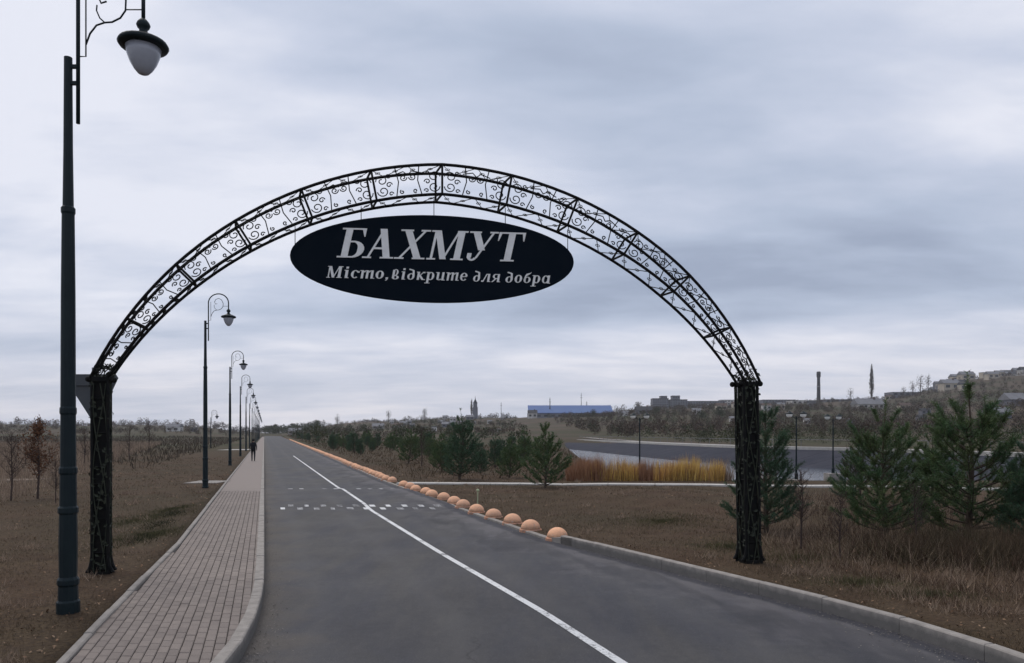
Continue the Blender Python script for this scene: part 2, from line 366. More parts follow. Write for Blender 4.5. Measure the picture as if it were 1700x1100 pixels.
class MB:
    """collects geometry and links it as ONE mesh object"""
    def __init__(s): s.v = []; s.f = []
    def quadbox(s, c8):
        b = len(s.v); s.v += [tuple(p) for p in c8]
        for q in ((0, 3, 2, 1), (4, 5, 6, 7), (0, 1, 5, 4), (1, 2, 6, 5), (2, 3, 7, 6), (3, 0, 4, 7)):
            s.f.append(tuple(b + i for i in q))
    def box(s, x0, x1, y0, y1, z0, z1):
        s.quadbox([(x0, y0, z0), (x1, y0, z0), (x1, y1, z0), (x0, y1, z0), (x0, y0, z1), (x1, y0, z1), (x1, y1, z1), (x0, y1, z1)])
        return s
    def prism(s, bottom, top):
        n = len(bottom); b = len(s.v); s.v += [tuple(p) for p in bottom] + [tuple(p) for p in top]
        s.f.append(tuple(b + i for i in reversed(range(n)))); s.f.append(tuple(b + n + i for i in range(n)))
        for i in range(n):
            j = (i + 1) % n; s.f.append((b + i, b + j, b + n + j, b + n + i))
        return s
    def tube(s, pts, r, n=6, cap=True):
        pts = [Vector(p) for p in pts]
        rs = r if isinstance(r, (list, tuple)) else [r] * len(pts)
        b0 = len(s.v)
        t = (pts[1] - pts[0]).normalized()
        up = Vector((0, 0, 1)) if abs(t.z) < 0.9 else Vector((1, 0, 0))
        u = t.cross(up).normalized()
        for i, p in enumerate(pts):
            if i == 0: t = pts[1] - pts[0]
            elif i == len(pts) - 1: t = pts[-1] - pts[-2]
            else: t = pts[i + 1] - pts[i - 1]
            if t.length < 1e-9: t = Vector((0, 0, 1))
            t.normalize()
            u = (u - t * u.dot(t))
            if u.length < 1e-6: u = t.orthogonal()
            u.normalize(); vv = t.cross(u)
            for k in range(n):
                a = 2 * math.pi * k / n
                q = p + (u * math.cos(a) + vv * math.sin(a)) * rs[i]
                s.v.append(tuple(q))
        for i in range(len(pts) - 1):
            for k in range(n):
                k2 = (k + 1) % n
                s.f.append((b0 + i * n + k, b0 + i * n + k2, b0 + (i + 1) * n + k2, b0 + (i + 1) * n + k))
        if cap:
            s.f.append(tuple(b0 + k for k in reversed(range(n))))
            e = b0 + (len(pts) - 1) * n
            s.f.append(tuple(e + k for k in range(n)))
        return s
    def lathe(s, prof, c=(0, 0), n=16):
        """prof: (r, z) from bottom to top"""
        b = len(s.v)
        for r, z in prof:
            for k in range(n):
                a = 2 * math.pi * k / n
                s.v.append((c[0] + r * math.cos(a), c[1] + r * math.sin(a), z))
        for i in range(len(prof) - 1):
            for k in range(n):
                k2 = (k + 1) % n
                s.f.append((b + i * n + k, b + i * n + k2, b + (i + 1) * n + k2, b + (i + 1) * n + k))
        s.f.append(tuple(b + k for k in reversed(range(n))))
        e = b + (len(prof) - 1) * n
        s.f.append(tuple(e + k for k in range(n)))
        return s
    def ball(s, c, r, n=10, m=6, sz=1.0):
        prof = []
        b = len(s.v)
        for i in range(m + 1):
            th = math.pi * (i / m) - math.pi / 2
            rr = max(r * math.cos(th), r * 0.02); z = r * math.sin(th) * sz
            for k in range(n):
                a = 2 * math.pi * k / n
                s.v.append((c[0] + rr * math.cos(a), c[1] + rr * math.sin(a), c[2] + z))
        for i in range(m):
            for k in range(n):
                k2 = (k + 1) % n
                s.f.append((b + i * n + k, b + i * n + k2, b + (i + 1) * n + k2, b + (i + 1) * n + k))
        s.f.append(tuple(b + k for k in reversed(range(n)))); s.f.append(tuple(b + m * n + k for k in range(n)))
        return s
    def build(s, name, material, parent=None, off=(0, 0, 0), smooth=False):
        me = bpy.data.meshes.new(name)
        ox, oy, oz = off
        me.from_pydata([(x - ox, y - oy, z - oz) for x, y, z in s.v], [], s.f)
        me.update()
        if smooth: me.polygons.foreach_set('use_smooth', [True] * len(me.polygons))
        me.materials.append(material)
        o = bpy.data.objects.new(name, me); COL.objects.link(o)
        if parent: o.parent = parent
        return o

def kids(o): return [c for c in bpy.data.objects if c.parent == o]
def copy_tree(root, loc, rz=None, scale=None, label=None, _cache={}):
    if root.name not in _cache:
        ks = kids(root); _cache[root.name] = [(c, kids(c)) for c in ks]
    r = root.copy(); COL.objects.link(r); r.location = loc
    if rz is not None: r.rotation_euler = (0, 0, rz)
    if scale is not None: r.scale = (scale,) * 3 if isinstance(scale, (int, float)) else scale
    if label: r['label'] = label
    for c, gs in _cache[root.name]:
        d = c.copy(); COL.objects.link(d); d.parent = r
        for g in gs:
            e = g.copy(); COL.objects.link(e); e.parent = d
    return r

def lint(y, ys, xs):
    """np.interp with linear extrapolation"""
    y = np.asarray(y, dtype=float)
    r = np.interp(y, ys, xs)
    s0 = (xs[1] - xs[0]) / (ys[1] - ys[0]); s1 = (xs[-1] - xs[-2]) / (ys[-1] - ys[-2])
    r = np.where(y < ys[0], xs[0] + (y - ys[0]) * s0, r)
    return np.where(y > ys[-1], xs[-1] + (y - ys[-1]) * s1, r)
def XL(y): return lint(y, [6.45, 8.44, 9.98, 12.86, 30.3, 155], [-3.91, -4.53, -5.00, -5.86, -11.7, -53.4])
def XK(y): return lint(y, [5.2, 6.29, 7.24, 8.4, 9.94, 13.2, 60, 600], [-2.32, -2.42, -2.58, -2.86, -3.33, -4.42, -20.1, -201])
def XR(y): return lint(y, [5.2, 6.46, 8.06, 10.4, 12.3, 14.65, 19.7, 33, 515], [4.62, 4.45, 3.99, 2.82, 1.85, 0.62, -1.22, -5.87, -160.8])
ROAD_END = 560.0
def px2x(px, Y): return (px - 850) / F * Y
def smooth(t): t = np.clip(t, 0, 1); return t * t * (3 - 2 * t)
LKY = [20, 33, 58, 83, 99, 215]; LKR = [56, 52, 43, 38.6, 29.5, 15.0]
def lake_d(X, Y):
    xl = np.interp(Y, [33, 60, 215], [3.0, 5.2, 13.0]); xr = np.interp(Y, LKY, LKR)
    return np.minimum(np.minimum(Y - 32.2, (X - xl) * 1.2), (xr - X) * 0.60)
SKP = ([-400, 0, 200, 300, 400, 440, 480, 560, 700, 870, 1020, 1080, 1200, 1300, 1420, 1500, 1560, 1600, 1650, 1700, 2000],
       [16, 17, 15, 17, 5, 3, 5, 17, 25, 29, 37, 45, 49, 50, 53, 58, 72, 84, 92, 97, 110])
def gz(X, Y):
    X = np.asarray(X, dtype=float); Y = np.asarray(Y, dtype=float)
    right = X > XR(Y) - 1
    base = np.where(right, np.interp(Y, [12.5, 15.0], [0.13, 0.035]), 0.15)
    edge = np.where(right, X - XR(Y), XL(Y) - X)
    und = 0.10 * np.sin(X * 0.61 + Y * 0.23) * np.sin(Y * 0.37 - X * 0.11) + 0.03 * np.sin(X * 2.3 + 1.7 * Y) + 0.15 * np.sin(X * 0.07 + 1.3) * np.sin(Y * 0.09)
    z = base + und * smooth((edge - 1.2) / 7.0) * np.where(Y > 26, 0.4, 1)
    d = lake_d(X, Y)
    z = np.where(d > -3, z * (1 - smooth((d + 3) / 3)) + 0.06 * smooth((d + 3) / 3), z)
    z = z - 2.6 * smooth(d / 4.0)
    Yc = np.maximum(Y, 1.0)
    e = np.interp(850 + F * X / Yc, *SKP)
    far = smooth((Y - 130) / 850)
    z = z + (e / F * 980) * far * (0.9 + 0.1 * np.sin(X * 0.011) * np.sin(Y * 0.013 + 1))
    z = z + 1.2 * np.sin(X * 0.05 + Y * 0.021) * smooth((Y - 260) / 300) * smooth(np.abs(X + 0.33 * Y) / 120 - 0.2)
    return z
def g1(x, y): return float(gz(x, y))

# ------------------------------------------------------------------ ground
def growth(a, b, step, g):
    out = [a]
    while out[-1] < b: out.append(out[-1] + step); step *= g
    return out
rows = list(np.arange(-40, 4, 2.0)) + list(np.arange(4, 45, 0.5)) + list(np.arange(45, 240, 3.0)) + growth(240, 2450, 5, 1.05)
offL = [o for o in growth(0.03, 2200, 0.3, 1.055)]
offR = [o for o in growth(0.0, 70, 0.3, 1.02)]; offR += growth(offR[-1] + 1.6, 2600, 1.7, 1.045)
rows = np.array(rows); offL = np.array(offL[::-1]); offR = np.array(offR)
ncol = len(offL) + len(offR) + 2
V = np.zeros((len(rows), ncol, 3))
xl, xr = XL(rows), XR(rows)
for j, o in enumerate(offL): V[:, j, 0] = xl - o
V[:, len(offL), 0] = xl + 0.02
V[:, len(offL) + 1, 0] = xr - 0.02 + np.where(rows < 13.6, 0.13, 0)
for j, o in enumerate(offR): V[:, len(offL) + 2 + j, 0] = xr + 0.03 + o + np.where(rows < 13.6, 0.12, 0)
V[:, :, 1] = rows[:, None]
V[:, :, 2] = gz(V[:, :, 0], V[:, :, 1])
inner = [len(offL), len(offL) + 1]
V[:, inner, 2] = np.where(rows[:, None] > ROAD_END, V[:, [len(offL) - 1], 2], -0.12)
idx = np.arange(len(rows) * ncol).reshape(len(rows), ncol)
FQ = np.stack([idx[:-1, :-1], idx[:-1, 1:], idx[1:, 1:], idx[1:, :-1]], -1).reshape(-1, 4)
ground = mesh_np('ground', V.reshape(-1, 3), FQ, M['ground'], smooth=True)
tag(ground, 'brown field and verge on both sides of the road, rising to far hills', kind='structure')

# ------------------------------------------------------------------ road
yr = np.array(list(np.arange(-35, 60, 0.5)) + list(np.arange(60, ROAD_END + 1, 10)))
cols = np.linspace(0, 1, 9)
xk, xr = XK(yr) - 0.06, XR(yr) + 0.02
VR = np.zeros((len(yr), 9, 3))
VR[:, :, 0] = xk[:, None] * (1 - cols) + xr[:, None] * cols
VR[:, :, 1] = yr[:, None]
def hump(y): return 0.07 * (smooth((y - 20.0) / 1.6) - smooth((y - 26.8) / 1.6))
VR[:, :, 2] = 0.0 + hump(yr)[:, None]
idx = np.arange(len(yr) * 9).reshape(len(yr), 9)
FR = np.stack([idx[:-1, :-1], idx[:-1, 1:], idx[1:, 1:], idx[1:, :-1]], -1).reshape(-1, 4)
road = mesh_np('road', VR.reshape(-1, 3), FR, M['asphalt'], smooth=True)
tag(road, 'grey asphalt road running away under the arch', kind='structure')
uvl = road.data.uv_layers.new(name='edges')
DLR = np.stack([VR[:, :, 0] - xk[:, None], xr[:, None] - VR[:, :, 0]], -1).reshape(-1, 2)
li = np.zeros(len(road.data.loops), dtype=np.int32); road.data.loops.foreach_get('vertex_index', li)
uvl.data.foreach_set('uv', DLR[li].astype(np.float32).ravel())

# centre line
yc = np.array(list(np.arange(-20, 30, 0.5)) + list(np.arange(30, 72, 3.0)))
xc = lint(yc, [6.77, 8.7, 12.83, 21.3, 56], [1.0, 0.36, -1.2, -4.25, -16.0])
VC = []
for x, y in zip(xc, yc):
    z = float(hump(y)) + 0.005
    VC += [(x - 0.052, y, z), (x + 0.052, y, z)]
FC = [(2 * i, 2 * i + 1, 2 * i + 3, 2 * i + 2) for i in range(len(yc) - 1)]
cl_o = mesh_np('centre_line', VC, FC, M['paint']); cl_o.parent = road

# checker marks on the ramps of the raised crossing
def mark(x0, x1, y0, y1, name='ramp_mark'):
    b = MB()
    z = [float(hump(y)) + 0.006 for y in (y0, y0, y1, y1)]
    dxx = -0.335 * (y1 - y0)
    b.v = [(x0, y0, z[0]), (x1, y0, z[1]), (x1 + dxx, y1, z[2]), (x0 + dxx, y1, z[3])]; b.f = [(0, 1, 2, 3)]
    return b.build(name, M['paint_worn'] if random.random() < 0.65 else M['paint'], road)
for row, (y0, dl) in enumerate(((20.3, 0.34), (20.8, 0.34), (26.9, 0.5))):
    x = float(XK(y0)) + 0.45 + (0.23 if row == 1 else 0)
    while x < float(XR(y0)) - 0.4:
        if random.random() < 0.82:
            mark(x, x + 0.16 + random.uniform(-.05, .04), y0, y0 + dl)
        x += 0.46 if row < 2 else 0.42

# ------------------------------------------------------------------ kerbs
def stones(efun, y0, y1, wdt, zt, side, name, parent, length=1.0, limit=200, zb=-0.1, material=None, bev=0.012):
    """row of kerb stones: efun gives the road-side edge, side=+1 the stone lies to the right of it"""
    y = y0; c = 0; far = MB()
    while y < y1:
        dx = float(efun(y + 0.5) - efun(y - 0.5)); L = length / math.sqrt(1 + dx * dx)
        a = Vector((float(efun(y)), y, 0)); b = Vector((float(efun(y + L)), y + L, 0))
        t = (b - a).normalized(); n = Vector((t.y, -t.x, 0)) * side
        a = a + t * 0.003; b = b - t * 0.003
        dz = random.uniform(-0.006, 0.006)
        def ring(i, z, e): return [a + n * i + t * e + Vector((0, 0, z)), b + n * i - t * e + Vector((0, 0, z)), b + n * (wdt - i) - t * e + Vector((0, 0, z)), a + n * (wdt - i) + t * e + Vector((0, 0, z))]
        rs = [ring(0, zb, 0), ring(0, zt + dz - bev, 0), ring(bev, zt + dz, bev * 0.6)]
        if side > 0: pass
        mb = MB() if c < limit else far
        base = len(mb.v)
        for r_ in rs: mb.v += [tuple(p) for p in r_]
        for q in range(2):
            for k in range(4):
                k2 = (k + 1) % 4
                mb.f.append((base + q * 4 + k, base + q * 4 + k2, base + (q + 1) * 4 + k2, base + (q + 1) * 4 + k))
        mb.f.append((base + 8, base + 9, base + 10, base + 11))
        if c < limit: mb.build(name, material or M['concrete'], parent)
        y += L; c += 1
    if far.v: tag(far.build(name + '_run', material or M['concrete'], parent), kind='stuff')

kr = empty('right_kerb', (0, 0, 0)); tag(kr, 'raised concrete kerb stones along the right side of the road', kind='structure')
stones(XR, -14.0, 13.7, 0.12, 0.16, +1, 'kerb_stone', kr, material=M['kerb'])
# the last stone sinks to road level
e0 = MB(); ya, yb = 13.72, 14.5
pa = Vector((float(XR(ya)), ya, 0)); pb = Vector((float(XR(yb)), yb, 0)); tt = (pb - pa).normalized(); nn = Vector((tt.y, -tt.x, 0))
e0.quadbox([pa + Vector((0, 0, -.1)), pa + nn * .12 + Vector((0, 0, -.1)), pb + nn * .12 + Vector((0, 0, -.1)), pb + Vector((0, 0, -.1)),
            pa + Vector((0, 0, .16)), pa + nn * .12 + Vector((0, 0, .16)), pb + nn * .12 + Vector((0, 0, .06)), pb + Vector((0, 0, .06))])
e0.build('kerb_stone', M['concrete'], kr)
stones(lambda y: XR(y), 14.55, 420, 0.12, 0.045, +1, 'flush_kerb_stone', kr, limit=40)
kl = empty('left_kerb', (0, 0, 0)); tag(kl, 'raised concrete kerb between the paved footpath and the road', kind='structure')
stones(XK, -12.0, 420, 0.125, 0.165, -1, 'kerb_stone', kl, limit=90, material=M['kerb'])
kb = empty('path_edging', (0, 0, 0)); tag(kb, 'narrow pale edging stones on the field side of the paved footpath', kind='structure')
stones(lambda y: XL(y) - 0.0, -12.0, 300, 0.08, 0.185, +1, 'edging_stone', kb, limit=70, material=M['concrete'])

# ------------------------------------------------------------------ sidewalk
sw = empty('sidewalk', (0, 0, 0)); tag(sw, 'paved footpath of small pinkish grey blocks along the left of the road', kind='structure')
ys = np.array(list(np.arange(-14, 30, 0.5)) + list(np.arange(30, 420, 5)))
VS = np.stack([np.stack([XL(ys) + 0.02, ys, np.full_like(ys, 0.118)], -1), np.stack([XK(ys) - 0.03, ys, np.full_like(ys, 0.118)], -1)], 1).reshape(-1, 3)
FS = [(2 * i, 2 * i + 1, 2 * i + 3, 2 * i + 2) for i in range(len(ys) - 1)]
mesh_np('bedding', VS, FS, M['bedding'], sw)
far_b = MB()
def paver(mb, y, x, L, wd, zt, gap=0.0036, ang=0.0):
    def P(u, v, z):     # u along the path, v across it
        yy = y + u * 0.948
        return (x + v - 0.318 * u, yy, z)
    g = gap; bz = zt - 0.06; i = 0.007
    bt = [P(g, g, bz), P(g, wd - g, bz), P(L - g, wd - g, bz), P(L - g, g, bz)]
    md = [P(g, g, zt - .006), P(g, wd - g, zt - .006), P(L - g, wd - g, zt - .006), P(L - g, g, zt - .006)]
    tp = [P(g + i, g + i, zt), P(g + i, wd - g - i, zt), P(L - g - i, wd - g - i, zt), P(L - g - i, g + i, zt)]
    b = len(mb.v); mb.v += bt + md + tp
    for q in range(2):
        for k in range(4):
            k2 = (k + 1) % 4
            mb.f.append((b + q * 4 + k, b + q * 4 + k2, b + q * 4 + 4 + k2, b + q * 4 + 4 + k))
    mb.f.append((b + 8, b + 9, b + 10, b + 11))
pl = []
for c in range(36):
    # columns run parallel to the road, blocks staggered by half
    off = 0.20 * 0.948 * (0.5 if c % 2 else 0)
    y = 4.0 + off
    while y < 25:
        x = -0.335 * y + (-3.9 + 0.335 * 6.4) - 0.5 + c * 0.100
        lo, hi = float(XL(y)) + 0.03, float(XK(y)) - 0.115
        if x > lo and x < hi: pl.append((y, x))
        y += 0.20 * 0.948 + 0.0
pl.sort(key=lambda p: (0 if p[0] > 6.0 else 1, p[0]))
for i, (y, x) in enumerate(pl):
    zt = 0.155 + random.uniform(-0.003, 0.003)
    if i < 300:
        m1 = MB(); paver(m1, y, x, 0.20, 0.100, zt, ); m1.build('paving_block', M['paver'], sw)
    else: paver(far_b, y, x, 0.20, 0.100, zt)
tag(far_b.build('paving_blocks_beyond', M['paver_far'], sw), kind='stuff')
yf = np.arange(24.8, 420, 5.0)
def brick_mat():
    m = bpy.data.materials.new('paving_far'); m.use_nodes = True
    k = N(m.node_tree); p = m.node_tree.nodes['Principled BSDF']
    pos = k.new('ShaderNodeNewGeometry').outputs['Position']
    c = k.mix(k.noise(pos, 3, 6, 0.7), (0.20, 0.165, 0.145), (0.235, 0.195, 0.17))
    k.link(c, p.inputs['Base Color']); p.inputs['Roughness'].default_value = 0.9
    return m
VS = np.stack([np.stack([XL(yf) + 0.09, yf, np.full_like(yf, 0.153)], -1), np.stack([XK(yf) - 0.12, yf, np.full_like(yf, 0.153)], -1)], 1).reshape(-1, 3)
FS = [(2 * i, 2 * i + 1, 2 * i + 3, 2 * i + 2) for i in range(len(yf) - 1)]
mesh_np('far_paving', VS, FS, brick_mat(), sw)

# side paths that meet the road at the crossing
def strip_path(name, pts, wd, label, zt=0.02, material=None):
    mb = MB()
    for (x0, y0), (x1, y1) in zip(pts[:-1], pts[1:]):
        n = max(1, int(math.hypot(x1 - x0, y1 - y0) / 1.5))
        for i in range(n):
            a = (x0 + (x1 - x0) * i / n, y0 + (y1 - y0) * i / n); b = (x0 + (x1 - x0) * (i + 1) / n, y0 + (y1 - y0) * (i + 1) / n)
            t = Vector((b[0] - a[0], b[1] - a[1], 0)).normalized(); nv = Vector((-t.y, t.x, 0)) * wd / 2
            A = Vector((*a, 0)) + t * .01; B = Vector((*b, 0)) - t * .01
            za = max(g1(A.x, A.y), 0.02) + zt; zb = max(g1(B.x, B.y), 0.02) + zt
            mb.quadbox([A - nv + Vector((0, 0, za - .3)), B - nv + Vector((0, 0, zb - .3)), B + nv + Vector((0, 0, zb - .3)), A + nv + Vector((0, 0, za - .3)),
                        A - nv + Vector((0, 0, za)), B - nv + Vector((0, 0, zb)), B + nv + Vector((0, 0, zb)), A + nv + Vector((0, 0, za))])
    return tag(mb.build(name, material or M['concrete_light']), label, kind='structure')
strip_path('side_path', [(px2x(318, 29.5), 29.5), (float(XL(29.5)) - 0.05, 29.5)], 1.5, 'short pale concrete path joining the paved footpath beside a lamp', material=M['concrete'])
strip_path('side_path', [(px2x(372, 88), 88), (float(XL(88)) - 0.05, 88)], 4.0, 'distant pale concrete path joining the paved footpath')
strip_path('shore_path', [(float(XR(30)) + 0.15, 30.3), (2.0, 29.6), (9.2, 28.3), (24, 26.5)], 0.75, 'thin pale concrete path below the yellow reeds', 0.05)
strip_path('field_track', [(-34, 31.5), (-19.5, 30.5)], 1.4, 'short pale sandy track in the field left of the near lamp', 0.02, mat('sand', (0.24, 0.19, 0.15), 0.95, 0, (0.16, 0.12, 0.09), 3, coords='World'))

# ------------------------------------------------------------------ lake
ly = np.array([30, 36, 45, 58, 70, 83, 99, 130, 170, 222.0])
VW = []
for y in ly: VW += [(float(np.interp(y, [33, 60, 215], [1.0, 4.5, 12.5])) - 1, y, -1.5), (float(np.interp(y, LKY, LKR)) + 2, y, -1.5)]
water = mesh_np('lake_water', VW, [(2 * i, 2 * i + 1, 2 * i + 3, 2 * i + 2) for i in range(len(ly) - 1)], M['water'])
tag(water, 'still grey water of the lake between reeds and the stone embankment', kind='structure')
# far embankment, one sloped course of slabs after another
emb = empty('embankment', (0, 0, 0)); tag(emb, 'dark sloped stone embankment on the far side of the lake', kind='structure')
def edge_pt(y): return Vector((float(np.interp(y, LKY, LKR)), y, 0))
yy = 30.0
path = []
while yy < 215:
    path.append(edge_pt(yy)); yy += 1.0
# resample to equal steps
res = [path[0]]; acc = 0
for a, b in zip(path[:-1], path[1:]):
    acc += (b - a).length
    if acc >= 4.0: res.append(b); acc = 0
def seg_n(a, b):
    t = (b - a).normalized(); n = Vector((-t.y, t.x, 0)); return n if n.x < 0 else -n
nv = []
for i in range(len(res)):
    n = Vector((0, 0, 0))
    if i > 0: n += seg_n(res[i - 1], res[i])
    if i < len(res) - 1: n += seg_n(res[i], res[i + 1])
    nv.append(n.normalized())
for i, (a, b) in enumerate(zip(res[:-1], res[1:])):
    t = (b - a).normalized(); na, nb = nv[i], nv[i + 1]
    a2 = a + t * .03; b2 = b - t * .03; zt = 0.16
    U = lambda z: Vector((0, 0, z))
    s_ = MB()
    s_.quadbox([a2 + U(-.6), b2 + U(-.6), b2 + nb * 9.0 + U(-2.4), a2 + na * 9.0 + U(-2.4), a2 + U(zt), b2 + U(zt), b2 + nb * 9.0 + U(-1.7), a2 + na * 9.0 + U(-1.7)])
    s_.build('embankment_slab', M['stone'], emb)
    c_ = MB()
    c_.quadbox([a2 + na * .15 + U(zt - .1), b2 + nb * .15 + U(zt - .1), b2 - nb * 1.6 + U(zt - .1), a2 - na * 1.6 + U(zt - .1),
                a2 + na * .15 + U(zt + .30), b2 + nb * .15 + U(zt + .30), b2 - nb * 1.6 + U(zt + .30), a2 - na * 1.6 + U(zt + .30)])
    c_.build('coping_stone', M['concrete_light'], emb)
prom = MB()
for a, b in zip(res[:-1], res[1:]):
    prom.v += [(a.x + 5.0, a.y, max(g1(a.x + 5, a.y), .1) + 0.20), (a.x + 7.5, a.y, max(g1(a.x + 7.5, a.y), .1) + 0.20), (b.x + 7.5, b.y, max(g1(b.x + 7.5, b.y), .1) + 0.20), (b.x + 5, b.y, max(g1(b.x + 5, b.y), .1) + 0.20)]
    k = len(prom.v) - 4; prom.f.append((k, k + 1, k + 2, k + 3))
tag(prom.build('promenade', M['concrete']), 'pale paved promenade behind the far embankment', kind='structure')
rail = empty('promenade_railing', (res[0].x, res[0].y, 0.2)); tag(rail, 'thin grey metal railing along the promenade across the lake', 'railing')
rb = MB()
for i, p in enumerate(res):
    q = Vector((p.x + 4.4, p.y, 0.15)); pm = MB(); pm.tube([q, q + Vector((0, 0, 1.2))], 0.035, 5)
    pm.build('railing_post', M['roof_grey'], rail, off=rail.location)
rb.tube([Vector((p.x + 4.4, p.y, 1.3)) for p in res], 0.03, 5); rb.build('handrail', M['roof_grey'], rail, off=rail.location)

# ------------------------------------------------------------------ the arch
AL = Vector((-5.62, 10.15, 0)); AR = Vector((3.585, 11.09, 0))
AM = (AL + AR) / 2; AE = (AR - AL).normalized(); AN = Vector((-0.36, 1, 0)) * 0.37
AM = AM + AE * 0.015
AZ0 = 0.13
arch = empty('entrance_arch', (AM.x, AM.y, AZ0))
tag(arch, 'black wrought iron arch of scrolls and lattice spanning the road on two columns', 'arch')
AO = arch.location
def AP(s, z, d=0.0): return AM + AE * s + AN * d + Vector((0, 0, z))
ZS = 2.84
def chord(t, outer, ):
    if outer: hs, zc = 4.83, 5.96
    else: hs, zc = 4.60, 5.535
    rise = zc - ZS; rad = (hs * hs + rise * rise) / (2 * rise); a0 = math.asin(hs / rad)
    # a little flatter in the haunches than a true circle
    z = zc - rad + rad * math.cos(a0 * t) - (0.045 if outer else 0.075) * (1 - (2 * abs(t) - 1) ** 2)
    return rad * math.sin(a0 * t), z
def AC(t, b, d=0.0):
    """point of the arch: t -1..1 along, b 0 inner .. 1 outer, d 0 front .. 1 back"""
    xi, zi = chord(t, False); xo, zo = chord(t, True)
    k = 0.52 + 0.48 * min(1.0, (1 - abs(t)) / 0.35); d = 0.5 + (d - 0.5) * k
    return AP(xi + (xo - xi) * b, zi + (zo - zi) * b, d)
NT = 60
for b_ in (0, 1):
    for d_ in (0, 1):
        m_ = MB(); m_.tube([AC(-1 + 2 * i / NT, b_, d_) for i in range(NT + 1)], 0.0215, 6)
        m_.build('outer_chord' if b_ else 'inner_chord', M['black'], arch, off=AO, smooth=True)
NB = 12
def spiral(c, r, turns, a0, sgn=1, n=16):
    return [(c[0] + r * (1 - 0.75 * i / n) * math.cos(a0 + sgn * turns * 2 * math.pi * i / n), c[1] + r * (1 - 0.75 * i / n) * math.sin(a0 + sgn * turns * 2 * math.pi * i / n)) for i in range(n + 1)]
for k in range(NB + 1):
    t = -1 + 2 * k / NB
    m_ = MB()
    for d_ in (0, 1):
        m_.tube([AC(t, 0, d_), AC(t, 1, d_)], 0.017, 5)
    for b_ in (0, 1): m_.tube([AC(t, b_, 0), AC(t, b_, 1)], 0.017, 5)
    m_.build('tie_frame', M['black'], arch, off=AO)
for k in range(NB):
    t0 = -1 + 2 * k / NB; t1 = t0 + 2 / NB
    bayL = 0.96; bayH = 0.47
    def BP(a, b, d=0.0): return AC(t0 + (t1 - t0) * a, b, d)
    sc = MB(); ra = 0.0080
    def sp(ca, cb, rr, turns, a0, sgn, d=0.0, n=16):
        q = spiral((0, 0), rr, turns, a0, sgn, n)
        sc.tube([BP(ca + x / bayL, cb + y / bayH, d) for x, y in q], ra, 4, cap=False)
    for (sx, mir) in ((0, 1), (1, -1)):
        A = lambda a: a if mir == 1 else 1 - a
        f = 0 if mir == 1 else math.pi
        sp(A(.12), .26, 0.085, 1.3, f + math.pi, mir)
        sp(A(.12), .60, 0.085, 1.3, f + math.pi, -mir)
        sp(A(.22), .44, 0.045, 1.1, f, mir)
        sc.tube([BP(A(.31), .04), BP(A(.36), .50), BP(A(.33), .97)], ra, 4)
        sp(A(.22), .74, 0.040, 1.1, f, -mir)
        sp(A(.235), .14, 0.035, 1.0, f, mir)
        sp(A(.40), .16, 0.034, 1.1, f + 2.0, mir)
        sp(A(.435), .62, 0.052, 1.3, f, -mir)
        sc.tube([BP(A(.30), .74), BP(A(.44), .82), BP(A(.5), .70)], ra, 4)
    sc.build('scroll_panel', M['black'], arch, off=AO)
    for b_ in (0, 1):
        z_ = MB(); nz = 4
        for i in range(nz):
            a0, a1 = i / nz, (i + 1) / nz
            z_.tube([BP(a0, b_, (i % 2)), BP(a1, b_, 1 - (i % 2))], 0.0062, 4)
            cc = (a0 + a1) / 2
            z_.tube([BP(cc + 0.035 * math.cos(u * math.pi / 4), b_, 0.5 + 0.09 * math.sin(u * math.pi / 4)) for u in range(9)], 0.005, 4)
        z_.build('lattice_belt', M['black'], arch, off=AO)
